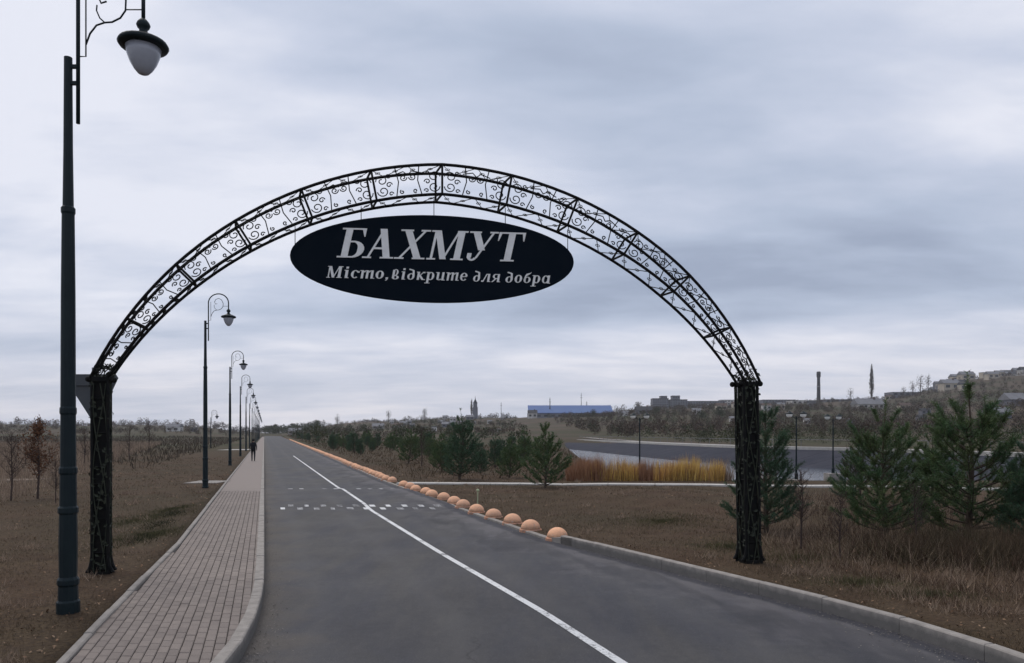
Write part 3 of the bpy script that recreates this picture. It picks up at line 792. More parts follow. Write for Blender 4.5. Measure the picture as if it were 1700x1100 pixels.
# columns
for sgn, s0 in ((-1, -4.69), (1, 4.715)):
    hw = 0.102
    lean = -0.05 if sgn > 0 else 0.0
    def CP(u, z, d):     # u -1..1 across, d 0..1 deep
        d = 0.24 + 0.52 * d
        f = (z - AZ0) / (ZS - AZ0)
        return AP(s0 + u * hw + lean * f, z, d)
    col = empty('column', (0, 0, 0)); col.parent = arch
    col.location = AP(s0, 0) - AO + Vector((0, 0, AZ0))
    coff = AP(s0, AZ0)
    coff = Vector((coff.x, coff.y, AZ0))
    cm = MB()
    for u in (-1, 1):
        for d in (0, 1): cm.tube([CP(u, AZ0 - .05, d), CP(u, ZS + 0.05, d)], 0.024, 6)
    for i in range(12):
        z = AZ0 + 0.08 + i * (ZS - AZ0 - .1) / 11
        cm.tube([CP(-1, z, 0), CP(1, z, 0), CP(1, z, 1), CP(-1, z, 1), CP(-1, z, 0)], 0.010, 4)
    cm.build('corner_posts', M['black'], col, off=coff)
    pm = MB()
    pm.prism([CP(-.86, AZ0, .10), CP(.86, AZ0, .10), CP(.86, AZ0, .9), CP(-.86, AZ0, .9)], [CP(-.86, ZS, .10), CP(.86, ZS, .10), CP(.86, ZS, .9), CP(-.86, ZS, .9)])
    pm.build('sheet_core', M['black'], col, off=coff)
    # climbing iron vine with leaves
    vm = MB(); lm = MB()
    for face in range(3):
        def FP(u, z, out):
            if face == 0: return CP(u, z, 0) - AN.normalized() * out
            if face == 1: return CP(1, z, (u + 1) / 2) + AE * out
            return CP(-1, z, (u + 1) / 2) - AE * out
        for ph in (0, 2.1, 4.2):
            pts = [FP(0.9 * math.sin(ph + zz * 5.2), AZ0 + .05 + zz * (ZS - AZ0 - .1), 0.012) for zz in np.linspace(0, 1, 34)]
            vm.tube(pts, 0.008, 4)
        for i in range(80):
            z = random.uniform(AZ0 + .05, ZS); u = random.uniform(-1.1, 1.1); a = random.uniform(0, 6.28); s = random.uniform(.018, .036)
            c0 = FP(u, z, random.uniform(0.004, .04)); ex = (FP(u + .1, z, 0) - FP(u, z, 0)).normalized(); ez = Vector((0, 0, 1)); eo = (FP(u, z, 1) - FP(u, z, 0)).normalized()
            d1 = ex * math.cos(a) + ez * math.sin(a); d2 = -ex * math.sin(a) + ez * math.cos(a)
            b0 = len(lm.v)
            lm.v += [tuple(c0 - d1 * s), tuple(c0 + d2 * s * .7 + eo * .012), tuple(c0 + d1 * s * 1.2), tuple(c0 - d2 * s * .7 + eo * .012)]
            lm.f += [(b0, b0 + 1, b0 + 2), (b0, b0 + 2, b0 + 3)]
    vm.build('iron_vine', M['vine'], col, off=coff)
    tag(lm.build('iron_leaves', M['vine'], col, off=coff), kind='stuff')
    # cap and ball finials
    cp = MB()
    cp.prism([CP(-1.15, ZS - .02, -.08), CP(1.15, ZS - .02, -.08), CP(1.15, ZS - .02, 1.08), CP(-1.15, ZS - .02, 1.08)], [CP(-1.15, ZS + .04, -.08), CP(1.15, ZS + .04, -.08), CP(1.15, ZS + .04, 1.08), CP(-1.15, ZS + .04, 1.08)])
    cp.build('cap_plate', M['black'], col, off=coff)
    for u in (-1, 1):
        for d in (0, 1):
            fb = MB(); q = CP(u * 1.5, ZS + 0.01, d); q2 = CP(u * 1.0, ZS + .01, d)
            fb.tube([q2, q], .012, 5); fb.ball(tuple(q), 0.042, 8, 6); fb.build('finial', M['black'], col, off=coff, smooth=True)
    # flared scroll feet
    for u in (-1, 1):
        for d in (0, 1):
            ft = MB()
            ft.tube([CP(u, AZ0 + .36, d), CP(u * 1.06, AZ0 + .22, d), CP(u * 1.2, AZ0 + .12, d), CP(u * 1.55, AZ0 + .05, d), CP(u * 1.8, AZ0 + .06, d)], [.018, .024, .03, .03, .02], 6)
            ft.build('foot', M['black'], col, off=coff, smooth=True)
    bp = MB(); bp.prism([CP(-1.35, AZ0 - .08, -.15), CP(1.35, AZ0 - .08, -.15), CP(1.35, AZ0 - .08, 1.15), CP(-1.35, AZ0 - .08, 1.15)], [CP(-1.3, AZ0 + .05, -.13), CP(1.3, AZ0 + .05, -.13), CP(1.3, AZ0 + .05, 1.13), CP(-1.3, AZ0 + .05, 1.13)])
    bp.build('base_plate', M['black'], col, off=coff)
    # spray of leaves where the arch springs
    sl = MB()
    for i in range(90):
        t = sgn * random.uniform(0.955, 1.0); c0 = AC(t, random.uniform(-.1, 1.1), random.uniform(-.1, 1.1)); s = random.uniform(.018, .04)
        d1 = Vector((random.gauss(0, 1), random.gauss(0, 1), random.gauss(0, 1))).normalized(); d2 = d1.orthogonal().normalized()
        b0 = len(sl.v); sl.v += [tuple(c0 - d1 * s), tuple(c0 + d2 * s * .7), tuple(c0 + d1 * s * 1.2), tuple(c0 - d2 * s * .7)]; sl.f.append((b0, b0 + 1, b0 + 2, b0 + 3))
    tag(sl.build('iron_leaves', M['vine'], col, off=coff), kind='stuff')

# ------------------------------------------------------------------ oval sign
SC = AM + AE * (-0.075) + AN * 0.35 + Vector((0, 0, 0)); SCZ = 2.1 + 289 / F * SC.y
SA, SB = 231.5 / F * SC.y, 70 / F * SC.y
sign = empty('oval_sign', (SC.x, SC.y, SCZ - SB), math.atan2(AE.y, AE.x))
tag(sign, 'dark navy oval town sign with white Cyrillic letters hung under the arch', 'sign')
# local frame: x to the right, z up, -y towards the viewer; origin at the sign's lowest point
pn = MB(); n_ = 72
fr = [(SA * math.cos(2 * math.pi * i / n_), -0.02, SB + SB * math.sin(2 * math.pi * i / n_)) for i in range(n_)]
bk = [(x, 0.02, z) for x, y, z in fr]
pn.prism(fr, bk); pn.build('panel', M['signface'], sign)
rm = MB(); rm.tube([(SA * math.cos(2 * math.pi * i / n_), 0.0, SB + SB * math.sin(2 * math.pi * i / n_)) for i in range(n_ + 1)], 0.026, 6); rm.build('rim', M['signface'], sign, smooth=True)
for dxp in (-119, 0, 119, -225, 225):
    xx = dxp / F * SC.y - .01
    zt = SB + SB * math.sqrt(max(0, 1 - (xx / SA) ** 2))
    # find the inner chord above
    best = min((abs((AC(t, 0, .35) - SC).dot(AE) - xx), t) for t in np.linspace(-1, 1, 401))[1]
    zc = AC(best, 0, .35).z - (SCZ - SB)
    hm = MB(); hm.tube([(xx, 0, zt - .03), (xx, 0, zc)], 0.006, 5); hm.build('hanger_rod', M['black'], sign)

# lettering: bold italic serif glyphs drawn from strokes (unit cap height)
def ln(x0, y0, x1, y1, w0): return [(x0 - w0 / 2, y0), (x0 + w0 / 2, y0), (x1 + w0 / 2, y1), (x1 - w0 / 2, y1)]
def rc(x0, x1, y0, y1): return [(x0, y0), (x1, y0), (x1, y1), (x0, y1)]
def arc(cx, cy, rx, ry, a0, a1, wt, wn, n=10):
    """ring sector, thick (wt) at left and right, thin (wn) at top and bottom -> quads"""
    q = []
    for i in range(n):
        aa, ab = R(a0 + (a1 - a0) * i / n), R(a0 + (a1 - a0) * (i + 1) / n)
        pts = []
        for a in (aa, ab):
            wd = wn + (wt - wn) * abs(math.cos(a))
            pts.append(((cx + rx * math.cos(a), cy + ry * math.sin(a)), (cx + (rx - wd) * math.cos(a), cy + (ry - wd * .8) * math.sin(a))))
        q.append([pts[0][1], pts[0][0], pts[1][0], pts[1][1]])
    return q
sr = 0.05
def serif(x, y, w=.30): return rc(x - w / 2, x + w / 2, y, y + sr)
G = {}
G['Б'] = (0.86, [rc(.17, .38, 0, 1), rc(.05, .40, 0, sr), rc(.05, .80, 1 - sr, 1), [(.66, 1), (.80, 1), (.80, .72), (.77, .72)], rc(.36, .55, .52, .57), rc(.36, .55, 0, .05)] + arc(.50, .285, .35, .285, -90, 90, .21, .05))
G['А'] = (0.98, [ln(.14, 0, .50, 1, .07), ln(.74, 0, .47, 1, .22), rc(.25, .62, .31, .37), serif(.12, 0, .28), serif(.74, 0, .42)])
G['Х'] = (1.02, [ln(.74, 0, .26, 1, .23), ln(.14, 0, .84, 1, .08), serif(.15, 0, .30), serif(.76, 0, .40), serif(.24, 1 - sr, .40), serif(.83, 1 - sr, .30)])
G['М'] = (1.20, [ln(.14, 0, .14, 1, .08), ln(.52, .02, .20, 1, .20), ln(.52, .02, .88, 1, .07), ln(.96, 0, .96, 1, .21), serif(.14, 0, .28), serif(.96, 0, .40), rc(.0, .30, 1 - sr, 1), rc(.82, 1.16, 1 - sr, 1)])
G['У'] = (0.94, [ln(.50, .36, .22, 1, .22), ln(.36, .08, .80, 1, .075), serif(.20, 1 - sr, .38), serif(.80, 1 - sr, .28)] + arc(.24, .16, .17, .17, 180, 325, .10, .07, 6) + [rc(.07, .21, .10, .25)])
G['Т'] = (0.90, [rc(.34, .56, 0, 1), rc(.02, .88, 1 - sr, 1), serif(.45, 0, .44), [(.02, 1), (.13, 1), (.055, .70), (.02, .70)], [(.77, 1), (.88, 1), (.88, .70), (.845, .70)]])
# lower case, x height .68
xh = .68
def bowl(cx, w=.24, wt=.15, y0=0, y1=xh): return arc(cx, (y0 + y1) / 2, w, (y1 - y0) / 2, 0, 360, wt, .055, 14)
G['і'] = (.42, [rc(.12, .27, 0, xh), rc(.05, .20, xh - .05, xh), rc(.14, .34, 0, .05)] + [rc(.13, .27, .80, .95)])
G['с'] = (.52, arc(.27, xh / 2, .24, xh / 2, 50, 310, .15, .055, 10) + [rc(.38, .50, .47, .60)])
G['т'] = (.90, [rc(.10, .23, 0, xh), rc(.38, .51, 0, xh), rc(.66, .79, 0, xh), rc(.02, .20, xh - .05, xh), rc(.70, .88, 0, .05)] + arc(.37, xh - .16, .14, .16, 0, 180, .08, .05, 6) + arc(.65, xh - .16, .14, .16, 0, 180, .08, .05, 6))
G['о'] = (.56, bowl(.27))
G[','] = (.30, [rc(.08, .22, 0, .13), [(.14, 0), (.22, 0), (.12, -.16), (.07, -.13)]])
G['в'] = (.56, [rc(.06, .20, .1, .80)] + arc(.27, .17, .22, .17, -180, 90, .14, .05, 9) + arc(.27, .17, .22, .17, -180, 120, .14, .05, 9)[:0] + arc(.24, .60, .18, .26, -80, 180, .11, .05, 9) + [rc(.06, .30, .30, .36)])
G['д'] = (.58, arc(.26, .27, .23, .27, 0, 360, .14, .05, 12) + [[(.36, .3), (.49, .3), (.43, .80), (.31, .80)], [(.10, .93), (.36, .84), (.43, .74), (.38, .74), (.08, .84)]])
G['к'] = (.60, [rc(.08, .22, 0, xh), rc(.02, .16, xh - .05, xh), ln(.46, 0, .24, .38, .15), ln(.22, .34, .46, xh, .07), rc(.40, .56, xh - .10, xh), rc(.44, .60, 0, .05)])
G['р'] = (.62, [rc(.10, .24, -.28, xh), rc(.0, .34, -.28, -.23), rc(.03, .18, xh - .05, xh)] + arc(.33, xh / 2, .23, xh / 2, -130, 140, .15, .055, 12))
G['и'] = (.66, [rc(.10, .24, .08, xh), rc(.42, .56, 0, xh), rc(.02, .18, xh - .05, xh), rc(.50, .64, 0, .05)] + arc(.26, .16, .16, .16, 180, 340, .10, .06, 6))
G['е'] = (.52, arc(.27, xh / 2, .24, xh / 2, 10, 320, .15, .055, 12) + [rc(.10, .46, .33, .385)])
G['л'] = (.66, [rc(.42, .56, 0, xh), [(.30, xh), (.42, xh), (.42, xh - .06), (.30, xh - .06)], ln(.14, .04, .34, xh, .08), rc(.02, .18, 0, .12), rc(.50, .64, 0, .05)])
G['я'] = (.64, [rc(.42, .56, 0, xh), rc(.50, .64, 0, .05), ln(.10, 0, .32, .30, .11), rc(.28, .44, .27, .33), rc(.28, .50, xh - .05, xh)] + arc(.30, .49, .21, .20, 90, 270, .13, .05, 7))
G['б'] = (.56, arc(.28, .27, .23, .27, 0, 360, .14, .05, 12) + [[(.05, .27), (.16, .27), (.22, .66), (.12, .66)], [(.12, .64), (.22, .60), (.44, .80), (.50, .95), (.40, .86), (.18, .78)]])
G['а'] = (.64, [rc(.40, .54, 0, xh), rc(.48, .62, 0, .05)] + arc(.28, xh / 2, .23, xh / 2, 40, 320, .14, .055, 10))
def write(text, x0, x1, zbase, h, slant, name):
    """glyph runs between x0 and x1 (sign-local metres)"""
    adv = [G[c][0] for c in text]; tot = sum(adv) - 0.06
    sx = (x1 - x0) / tot; x = x0
    for c, a in zip(text, adv):
        mb = MB()
        for i, poly in enumerate(G[c][1]):
            dpt = -0.034 - 0.0006 * (i % 7)
            P2 = [(x + (px + slant * py * (h / sx)) * sx, SB * 0 + zbase + py * h) for px, py in poly]
            f_ = [(u, dpt, v) for u, v in P2]; b_ = [(u, -0.0215, v) for u, v in P2]
            ar = sum(P2[i2][0] * P2[(i2 + 1) % len(P2)][1] - P2[(i2 + 1) % len(P2)][0] * P2[i2][1] for i2 in range(len(P2)))
            if ar < 0: f_.reverse(); b_.reverse()
            mb.prism(b_, f_)
        mb.build(name, M['letter'], sign); x += a * sx
def sgx(px): return (px - 716) / F * SC.y
def sgz(py): return (430 - py) / F * SC.y + SB
hh = 48.5 / F * SC.y
write('БАХМУТ', sgx(554), sgx(856), sgz(431.5), hh, 0.22, 'letter')
h2 = 19.5 / F * SC.y
def write2(t, a, b, y): write(t, sgx(a), sgx(b), sgz(y), h2, 0.18, 'small_letter')
# first letter of the motto is a capital, drawn narrower
write('М', sgx(540), sgx(564), sgz(465), h2 * 0.97, 0.18, 'small_letter')
write2('істо,', 566, 640, 465); write2('відкрите', 644, 768, 465.5); write2('для', 778, 823, 466.5); write2('добра', 832, 908, 467)

# ------------------------------------------------------------------ triangular road sign seen from behind
ts = empty('triangular_road_sign', (px2x(156, 11.6), 11.6, 0.13)); tag(ts, 'grey back of an inverted triangular road sign behind the left arch column', 'road sign')
m_ = MB(); m_.tube([(0, 0, -.1), (0, 0, 3.0)], .03, 8); m_.build('post', M['signback'], ts)
m_ = MB(); q = [(-.50, .03, 2.90), (.26, .03, 2.90), (.30, .03, 2.84), (-.0, .03, 2.20), (-.07, .03, 2.14), (-.13, .03, 2.20), (-.54, .03, 2.84)]
q = [(x + .06, y, z) for x, y, z in q]
m_.prism([(x, .035, z) for x, _, z in q], [(x, .045, z) for x, _, z in q]); m_.build('plate', M['signback'], ts)
m_ = MB(); m_.box(-.32, .26, .0, .034, 2.72, 2.76); m_.build('bracket', M['signback'], ts)

# ------------------------------------------------------------------ street lamps
def make_lamp():
    root = empty('street_lamp', (0, 0, 0))
    m_ = MB(); m_.lathe([(.115, -.15), (.115, .0), (.115, .07), (.10, .09), (.095, .24), (.108, .26), (.108, .31), (.09, .34)], n=12); m_.build('base', M['metal'], root)
    m_ = MB(); m_.lathe([(.088, .34), (.092, .70), (.086, 1.02), (.10, 1.04), (.10, 1.09), (.084, 1.11), (.080, 1.45), (.090, 1.47), (.090, 1.52), (.078, 1.54), (.074, 2.1), (.082, 2.12), (.082, 2.17), (.074, 2.19),
                         (.070, 3.4), (.062, 4.28), (.070, 4.30), (.070, 4.35), (.054, 4.37), (.046, 5.0), (.041, 5.97), (.041, 5.99)], n=12); m_.build('pole', M['metal'], root, smooth=False)
    ox, oz = 0.108, 0.20
    arm = MB(); pts = [(ox, 0, 5.27), (ox, 0, 6.62)]
    for i in range(1, 16):
        a = math.pi - math.pi * i / 16; pts.append((ox + .355 + .355 * math.cos(a), 0, 6.62 + .33 * math.sin(a)))
    pts += [(ox + .71, 0, 6.62), (ox + .71, 0, 6.38)]
    arm.tube(pts, .021, 8); arm.build('arm', M['metal'], root, smooth=True)
    for z in (5.71, 5.89):
        c = MB(); c.box(.03, ox + .005, -.018, .018, z - .018, z + .018); c.build('clamp', M['metal'], root)
    s_ = MB()
    s_.tube([(ox, 0, 6.0), (ox + .085, 0, 6.0), (ox + .085, 0, 6.66)], .008, 5)
    cv = [(ox + .085, 6.13), (ox + .13, 6.25), (ox + .20, 6.34), (ox + .29, 6.37), (ox + .37, 6.375), (ox + .46, 6.42), (ox + .515, 6.50), (ox + .52, 6.62), (ox + .46, 6.74), (ox + .36, 6.79), (ox + .26, 6.75), (ox + .215, 6.66), (ox + .25, 6.58), (ox + .31, 6.60)]
    s_.tube([(x, 0, z) for x, z in cv], .010, 5)
    cv = [(ox + .29, 6.37), (ox + .235, 6.42), (ox + .20, 6.50), (ox + .205, 6.56)]
    s_.tube([(x, 0, z) for x, z in cv], .008, 5)
    s_.tube([(ox + .52, 0, 6.51), (ox + .71, 0, 6.51)], .007, 5)
    s_.build('scrollwork', M['metal'], root, smooth=True)
    cx_ = ox + .71
    hd = MB(); hd.lathe([(.17, 6.09), (.242, 6.10), (.258, 6.125), (.242, 6.155), (.17, 6.185), (.09, 6.22), (.05, 6.25), (.04, 6.29), (.06, 6.31), (.072, 6.34), (.06, 6.37), (.04, 6.395), (.025, 6.41)], c=(cx_, 0), n=24)
    hd.build('hood', M['metal'], root, smooth=True)
    gl = MB(); gl.lathe([(.02, 5.80), (.055, 5.815), (.095, 5.86), (.135, 5.93), (.168, 6.02), (.18, 6.09)], c=(cx_, 0), n=24); g = gl.build('globe', M['globe'], root, smooth=True)
    return root
lamp = make_lamp()
tag(lamp, 'tall dark lamp post nearest the camera, left of the arch column', 'street lamp', 'street lamps along the left footpath')
def lamp_at(n): 
    y = 8.05 + 18.35 * n; return (-4.83 - 0.3332 * 18.35 * n, y, 0.20 if n == 0 else 0.13)
lamp.location = lamp_at(0)
names = {1: 'tall lamp post seen through the arch, beside the short pale side path', 2: 'third lamp post along the footpath, with its head just below the second one',
         3: 'fourth lamp post along the footpath, behind the third and nearly in line', 4: 'fifth lamp post along the footpath, close to the walking person'}
for n in range(1, 15):
    copy_tree(lamp, lamp_at(n), rz=random.uniform(-.06, .06), label=names.get(n, 'tiny distant lamp post at the far end of the footpath row'))
copy_tree(lamp, (px2x(350, 98), 98, g1(px2x(350, 98), 98) - 1.9), label='lone distant lamp post out in the field left of the row')

# ------------------------------------------------------------------ orange domes
dome = empty('orange_dome', (0, 0, 0))
m_ = MB(); m_.lathe([(.235, -.03), (.235, .025), (.225, .04), (.20, .045)], n=24); m_.build('rim', M['domebase'], dome)
m_ = MB(); m_.lathe([(.205, .044)] + [(.205 * math.cos(a), .044 + .19 * math.sin(a)) for a in np.linspace(.12, 1.5, 9)], n=24); m_.build('cap', M['dome'], dome, smooth=True)
tag(dome, 'orange concrete dome nearest the camera, right where the kerb ends', 'dome', 'orange domes lining the right edge of the road')
far_dome = None
ordn = ['second', 'third', 'fourth', 'fifth', 'sixth', 'seventh', 'eighth', 'ninth', 'tenth']
y = 14.55; i = 0
dome.location = (float(XR(y)) + .22, y, 0.02)
while i < 285:
    y += 1.21; i += 1
    if 29.2 < y < 31.0: continue
    lab = ('%s orange dome from the end of the right kerb' % ordn[i - 1]) if i <= 9 else ('orange dome short of the side path, past the tenth from the kerb' if y < 29.2 else 'orange dome in the tight far row beyond the side path')
    d_ = copy_tree(dome, (float(XR(y)) + .22 + random.uniform(-.05, .05), y + random.uniform(-.07, .07), 0.02 + random.uniform(-.008, .008)), rz=random.uniform(0, 6), label=lab, scale=random.uniform(.95, 1.04))
    d_.rotation_euler = (random.uniform(-.04, .04), random.uniform(-.04, .04), random.uniform(0, 6))

# little pale stake by the domes
st = MB(); st.tube([(0, 0, 0), (0.01, 0, .42)], .018, 6); st.ball((0.01, 0, .45), .045, 8, 6)
o = st.build('marker_stake', mat('pale_stake', (0.42, 0.48, 0.30), 0.8)); o.location = (px2x(788, 20.4) + .05, 21.0, 0.03)
tag(o, 'small pale stake standing in the verge behind the orange domes', 'stake')

# ------------------------------------------------------------------ vegetation
def tri_cloud(P, D, Wd, L, rgn=rng):
    """triangles: base at P, pointing along D (n,3), width Wd, length L"""
    n = len(P)
    D = D / np.linalg.norm(D, axis=1, keepdims=True)
    rr = rgn.normal(size=(n, 3)); sd_ = np.cross(D, rr); sd_ /= np.linalg.norm(sd_, axis=1, keepdims=True) + 1e-9
    a = P - sd_ * (Wd / 2)[:, None]; b = P + sd_ * (Wd / 2)[:, None]; c = P + D * L[:, None]
    Vv = np.stack([a, b, c], 1).reshape(-1, 3); Fv = np.arange(n * 3).reshape(-1, 3)
    return Vv, Fv

def make_pine(name, h, seed, needle_w, per, mat_n, spread=1.0, sparse=1.0, label=''):
    rr = random.Random(seed); rg = np.random.default_rng(seed)
    root = empty(name, (0, 0, 0))
    wood = MB(); P = []; D = []
    bx, by = rr.uniform(-.06, .06), rr.uniform(-.06, .06)
    def tr(z): f = z / h; return Vector((bx * math.sin(f * 3) * h, by * math.sin(f * 2.5) * h, z))
    wood.tube([tr(h * i / 10) - Vector((0, 0, .1 if i == 0 else 0)) for i in range(11)], [0.028 * h * (1 - i / 10.5) * 0.8 for i in range(11)], 7)
    twigs = []
    z = 0.07 * h; wi = 0
    while z < h * 0.93:
        f = z / h
        nb = rr.choice((7, 8, 8, 9)) if f < .72 else (2 if f < .84 else 5)
        reach = spread * h * (0.42 * (1 - f) ** 0.65 + 0.06) * (0.85 if f < .14 else 1)
        for b in range(nb):
            a = 2 * math.pi * b / nb + wi * 0.9 + rr.uniform(-.3, .3)
            L = reach * rr.uniform(.7, 1.15); el0 = 0.15 + .55 * f + rr.uniform(-.1, .15)
            p0 = tr(z + rr.uniform(-.03, .03) * h); pts = [p0]; nseg = 5
            for s in range(1, nseg + 1):
                u = s / nseg; el = el0 + 0.75 * u * u
                pts.append(pts[-1] + Vector((math.cos(a) * math.cos(el), math.sin(a) * math.cos(el), math.sin(el))) * (L / nseg))
            wood.tube(pts, [.0075 * h * (1 - f * .6) * (1 - .8 * s / nseg) for s in range(nseg + 1)], 4, cap=False)
            twigs.append((pts[2], pts[3])); twigs.append((pts[3], pts[4])); twigs.append((pts[4], pts[5]))
            for s in (2, 3, 4, 4):
                for sd in (-1, 1):
                    if rr.random() > sparse: continue
                    a2 = a + sd * rr.uniform(.5, 1.0); l2 = L * rr.uniform(.22, .38) ; e2 = el0 + .3 + rr.uniform(-.1, .35)
                    q = pts[s] + Vector((math.cos(a2) * math.cos(e2), math.sin(a2) * math.cos(e2), math.sin(e2))) * l2
                    wood.tube([pts[s], q], [.003 * h * .7, .0015 * h], 3, cap=False)
                    twigs.append((pts[s], q))
        z += h * (0.082 if f < .66 else .12) * rr.uniform(.85, 1.15); wi += 1
    twigs.append((tr(h * .85), tr(h) + Vector((0, 0, .05 * h))))
    for a, b in twigs:
        a = np.array(a); b = np.array(b); ax = b - a; Lx = np.linalg.norm(ax) + 1e-6; ax = ax / Lx
        n = int(per * max(.5, Lx / 0.2))
        u = rg.uniform(0.0, 1.08, n); r = rg.normal(size=(n, 3)); r -= (r @ ax)[:, None] * ax; r /= np.linalg.norm(r, axis=1, keepdims=True)
        P.append(a + ax * (u * Lx)[:, None]); D.append(ax * 0.75 + r)
    P = np.concatenate(P); D = np.concatenate(D)
    Vv, Fv = tri_cloud(P, D, np.full(len(P), needle_w) * rg.uniform(.7, 1.3, len(P)), rg.uniform(.055, .10, len(P)) * (1 + needle_w * 12), rg)
    wood.build('trunk', M['bark'], root)
    c = mesh_np('crown', Vv, Fv, mat_n, root)
    return root, len(Fv)
pA, c1 = make_pine('pine_tree', 2.9, 3, .0085, 58, M['needle'], 0.92, .8)
pB, c2 = make_pine('pine_tree', 3.1, 11, .0085, 58, M['needle_blue'], 0.88, .8)
pC, c3 = make_pine('pine_tree', 2.8, 23, 0.026, 14, M['needle'], 1.05, .9)
pD, c4 = make_pine('pine_tree', 3.0, 31, 0.026, 14, M['needle_blue'], .85, .8)
print('pine tris', c1, c2, c3, c4)
def put(root, first, px, Y, h, h0, rz, label, group='young pines on the verge right of the road'):
    x = px2x(px, Y); loc = (x, Y, g1(x, Y) - .03); s = h / h0
    if first:
        root.location = loc; root.rotation_euler = (0, 0, rz); root.scale = (s, s, s); tag(root, label, 'pine tree', group)
        return root
    r = copy_tree(root, loc, rz, s, label); tag(r, label, 'pine tree', group); return r
put(pA, True, 1472, 13.4, 2.45, 2.9, 0.3, 'broad young green pine right of the arch column, with a bare leader shoot')
put(pB, True, 1272, 15.0, 2.5, 3.1, 1.0, 'young dark green pine directly behind the right arch column')
put(pA, False, 1605, 13.6, 2.95, 2.9, 2.2, 'tallest pine near the right edge of the photo, with upswept candle branches')
put(pB, False, 1706, 12.6, 1.75, 3.1, 4.0, 'dense dark pine cut by the right edge of the photo')
put(pA, False, 1548, 17.5, 1.9, 2.9, 4.4, 'pine between the broad one and the tallest one, set back')
put(pB, False, 1412, 21.0, 1.5, 3.1, 5.4, 'small pine set back left of the broad green pine')
put(pC, True, 905, 28.0, 2.3, 2.8, .4, 'dark pine standing alone at the left end of the yellow reeds')
put(pD, True, 762, 33.0, 3.0, 3.0, 1.9, 'taller dark pine in the verge above the orange domes')
put(pC, False, 735, 40.0, 1.9, 2.8, 2.9, 'pine leaning behind the taller dark pine above the domes')
put(pD, False, 822, 45.0, 2.0, 3.0, .9, 'pine half way between the taller pine and the reeds')
put(pC, False, 845, 34.0, 1.7, 2.8, .2, 'low rounded pine left of the lone pine by the reeds')
put(pD, False, 797, 37.0, 1.4, 3.0, 3.3, 'low pine just right of the taller dark pine')
put(pC, False, 868, 52.0, 2.2, 2.8, 5.2, 'pine behind the low rounded one, near the lake end')
k = 0
for Y in np.concatenate([np.arange(46, 120, 5.2), np.arange(120, 330, 12)]):
    for off in (4.5, 9.5, 15.0):
        if rng.random() < .30: continue
        x = float(XR(Y)) + off + rng.uniform(-1.5, 1.5); yv = Y + rng.uniform(-2, 2)
        if lake_d(x, yv) > -1: continue
        pxx = 850 + F * x / yv
        if pxx > 930: continue
        root, h0 = ((pC, 2.8), (pD, 3.0))[k % 2]; k += 1
        r = copy_tree(root, (x, yv, g1(x, yv) - .03), rng.uniform(0, 6), float(rng.uniform(1.2, 2.5)) / h0)
        tag(r, 'small dark pine in the far verge planting right of the road', 'pine tree', 'dark pines in the far verge planting')

# blades: grass, weeds, reeds
def blades(name, X, Y, hgt, wid, lean, material, label, cat='grass', zoff=-.01):
    n = len(X); Z = gz(X, Y) + zoff
    P = np.stack([X, Y, Z], 1)
    D = np.stack([rng.normal(0, lean, n), rng.normal(0, lean, n), np.ones(n)], 1)
    Vv, Fv = tri_cloud(P, D, wid, hgt)
    return tag(mesh_np(name, Vv, Fv, material), label, cat, kind='stuff')
def sample(n, y0, y1, side, o0, o1, pw=2.0, clump=0.0):
    """denser near the camera: pdf in Y falls as Y^-pw"""
    u = rng.random(n)
    if pw == 2: Y = 1 / (1 / y0 + u * (1 / y1 - 1 / y0))
    elif pw == 1: Y = y0 * (y1 / y0) ** u
    else: Y = y0 + (y1 - y0) * u
    o = o0 + (o1 - o0) * rng.random(n) * (Y / y1 if False else 1)
    X = XR(Y) + .16 + o if side > 0 else XL(Y) - .02 - o
    if clump:
        f = np.sin(X * 2.1 + np.sin(Y * 1.3) * 2) * np.sin(Y * 1.7 + np.sin(X * 1.1) * 2) + .5 * np.sin(X * 5.3 + Y * 3.1)
        k = f + rng.normal(0, .5, n) > clump - .5
        X, Y = X[k], Y[k]
    k = (lake_d(X, Y) < 0.3)
    return X[k], Y[k]
def szs(Y, base): return base * np.maximum(1, Y / 9) ** .8
X, Y = sample(150000, 4.5, 60, -1, 0.0, 14, 2, .3)
blades('dead_grass', X, Y, rng.uniform(.02, .075, len(X)) * np.maximum(1, Y / 14) ** .4, szs(Y, .006), .6, M['dead'], 'short brown dead grass and litter on the verge left of the footpath')
X, Y = sample(150000, 4.5, 60, 1, 0.0, 14, 2, .2)
blades('dead_grass', X, Y, rng.uniform(.02, .09, len(X)) * np.maximum(1, Y / 14) ** .4, szs(Y, .006), .6, M['dead'], 'short brown dead grass on the verge right of the road')
# olive patches
def patches(cs, n):
    Xs, Ys = [], []
    for x, y, rx, ry, wgt in cs:
        m = int(n * wgt); a = rng.random(m) * 6.283; r = np.abs(rng.normal(0, .62, m)) * (1 + .25 * np.sin(3 * a + x) + .2 * np.sin(5 * a + y))
        Xs.append(x + rx * r * np.cos(a)); Ys.append(y + ry * r * np.sin(a))
    Xs = np.concatenate(Xs); Ys = np.concatenate(Ys); k = (Xs < XL(Ys) - .05) | (Xs > XR(Ys) + .2)
    return Xs[k], Ys[k]
def gp(px, py): Yv = (H - .15) * F / (py - 719); return px2x(px, Yv), Yv
cs = []
for px, py, rx, ry, wg in ((235, 862, .7, 2.6, .35), (250, 888, .5, 1.6, .3), (215, 895, .4, 1.2, .2), (285, 845, .4, 1.6, .15)):
    x, y = gp(px, py); cs.append((x, y, rx, ry, wg))
X, Y = patches(cs, 15000)
blades('green_grass', X, Y, rng.uniform(.02, .07, len(X)), szs(Y, .007), .5, M['olive'], 'dull green grass patches behind the left arch column')
cs = []
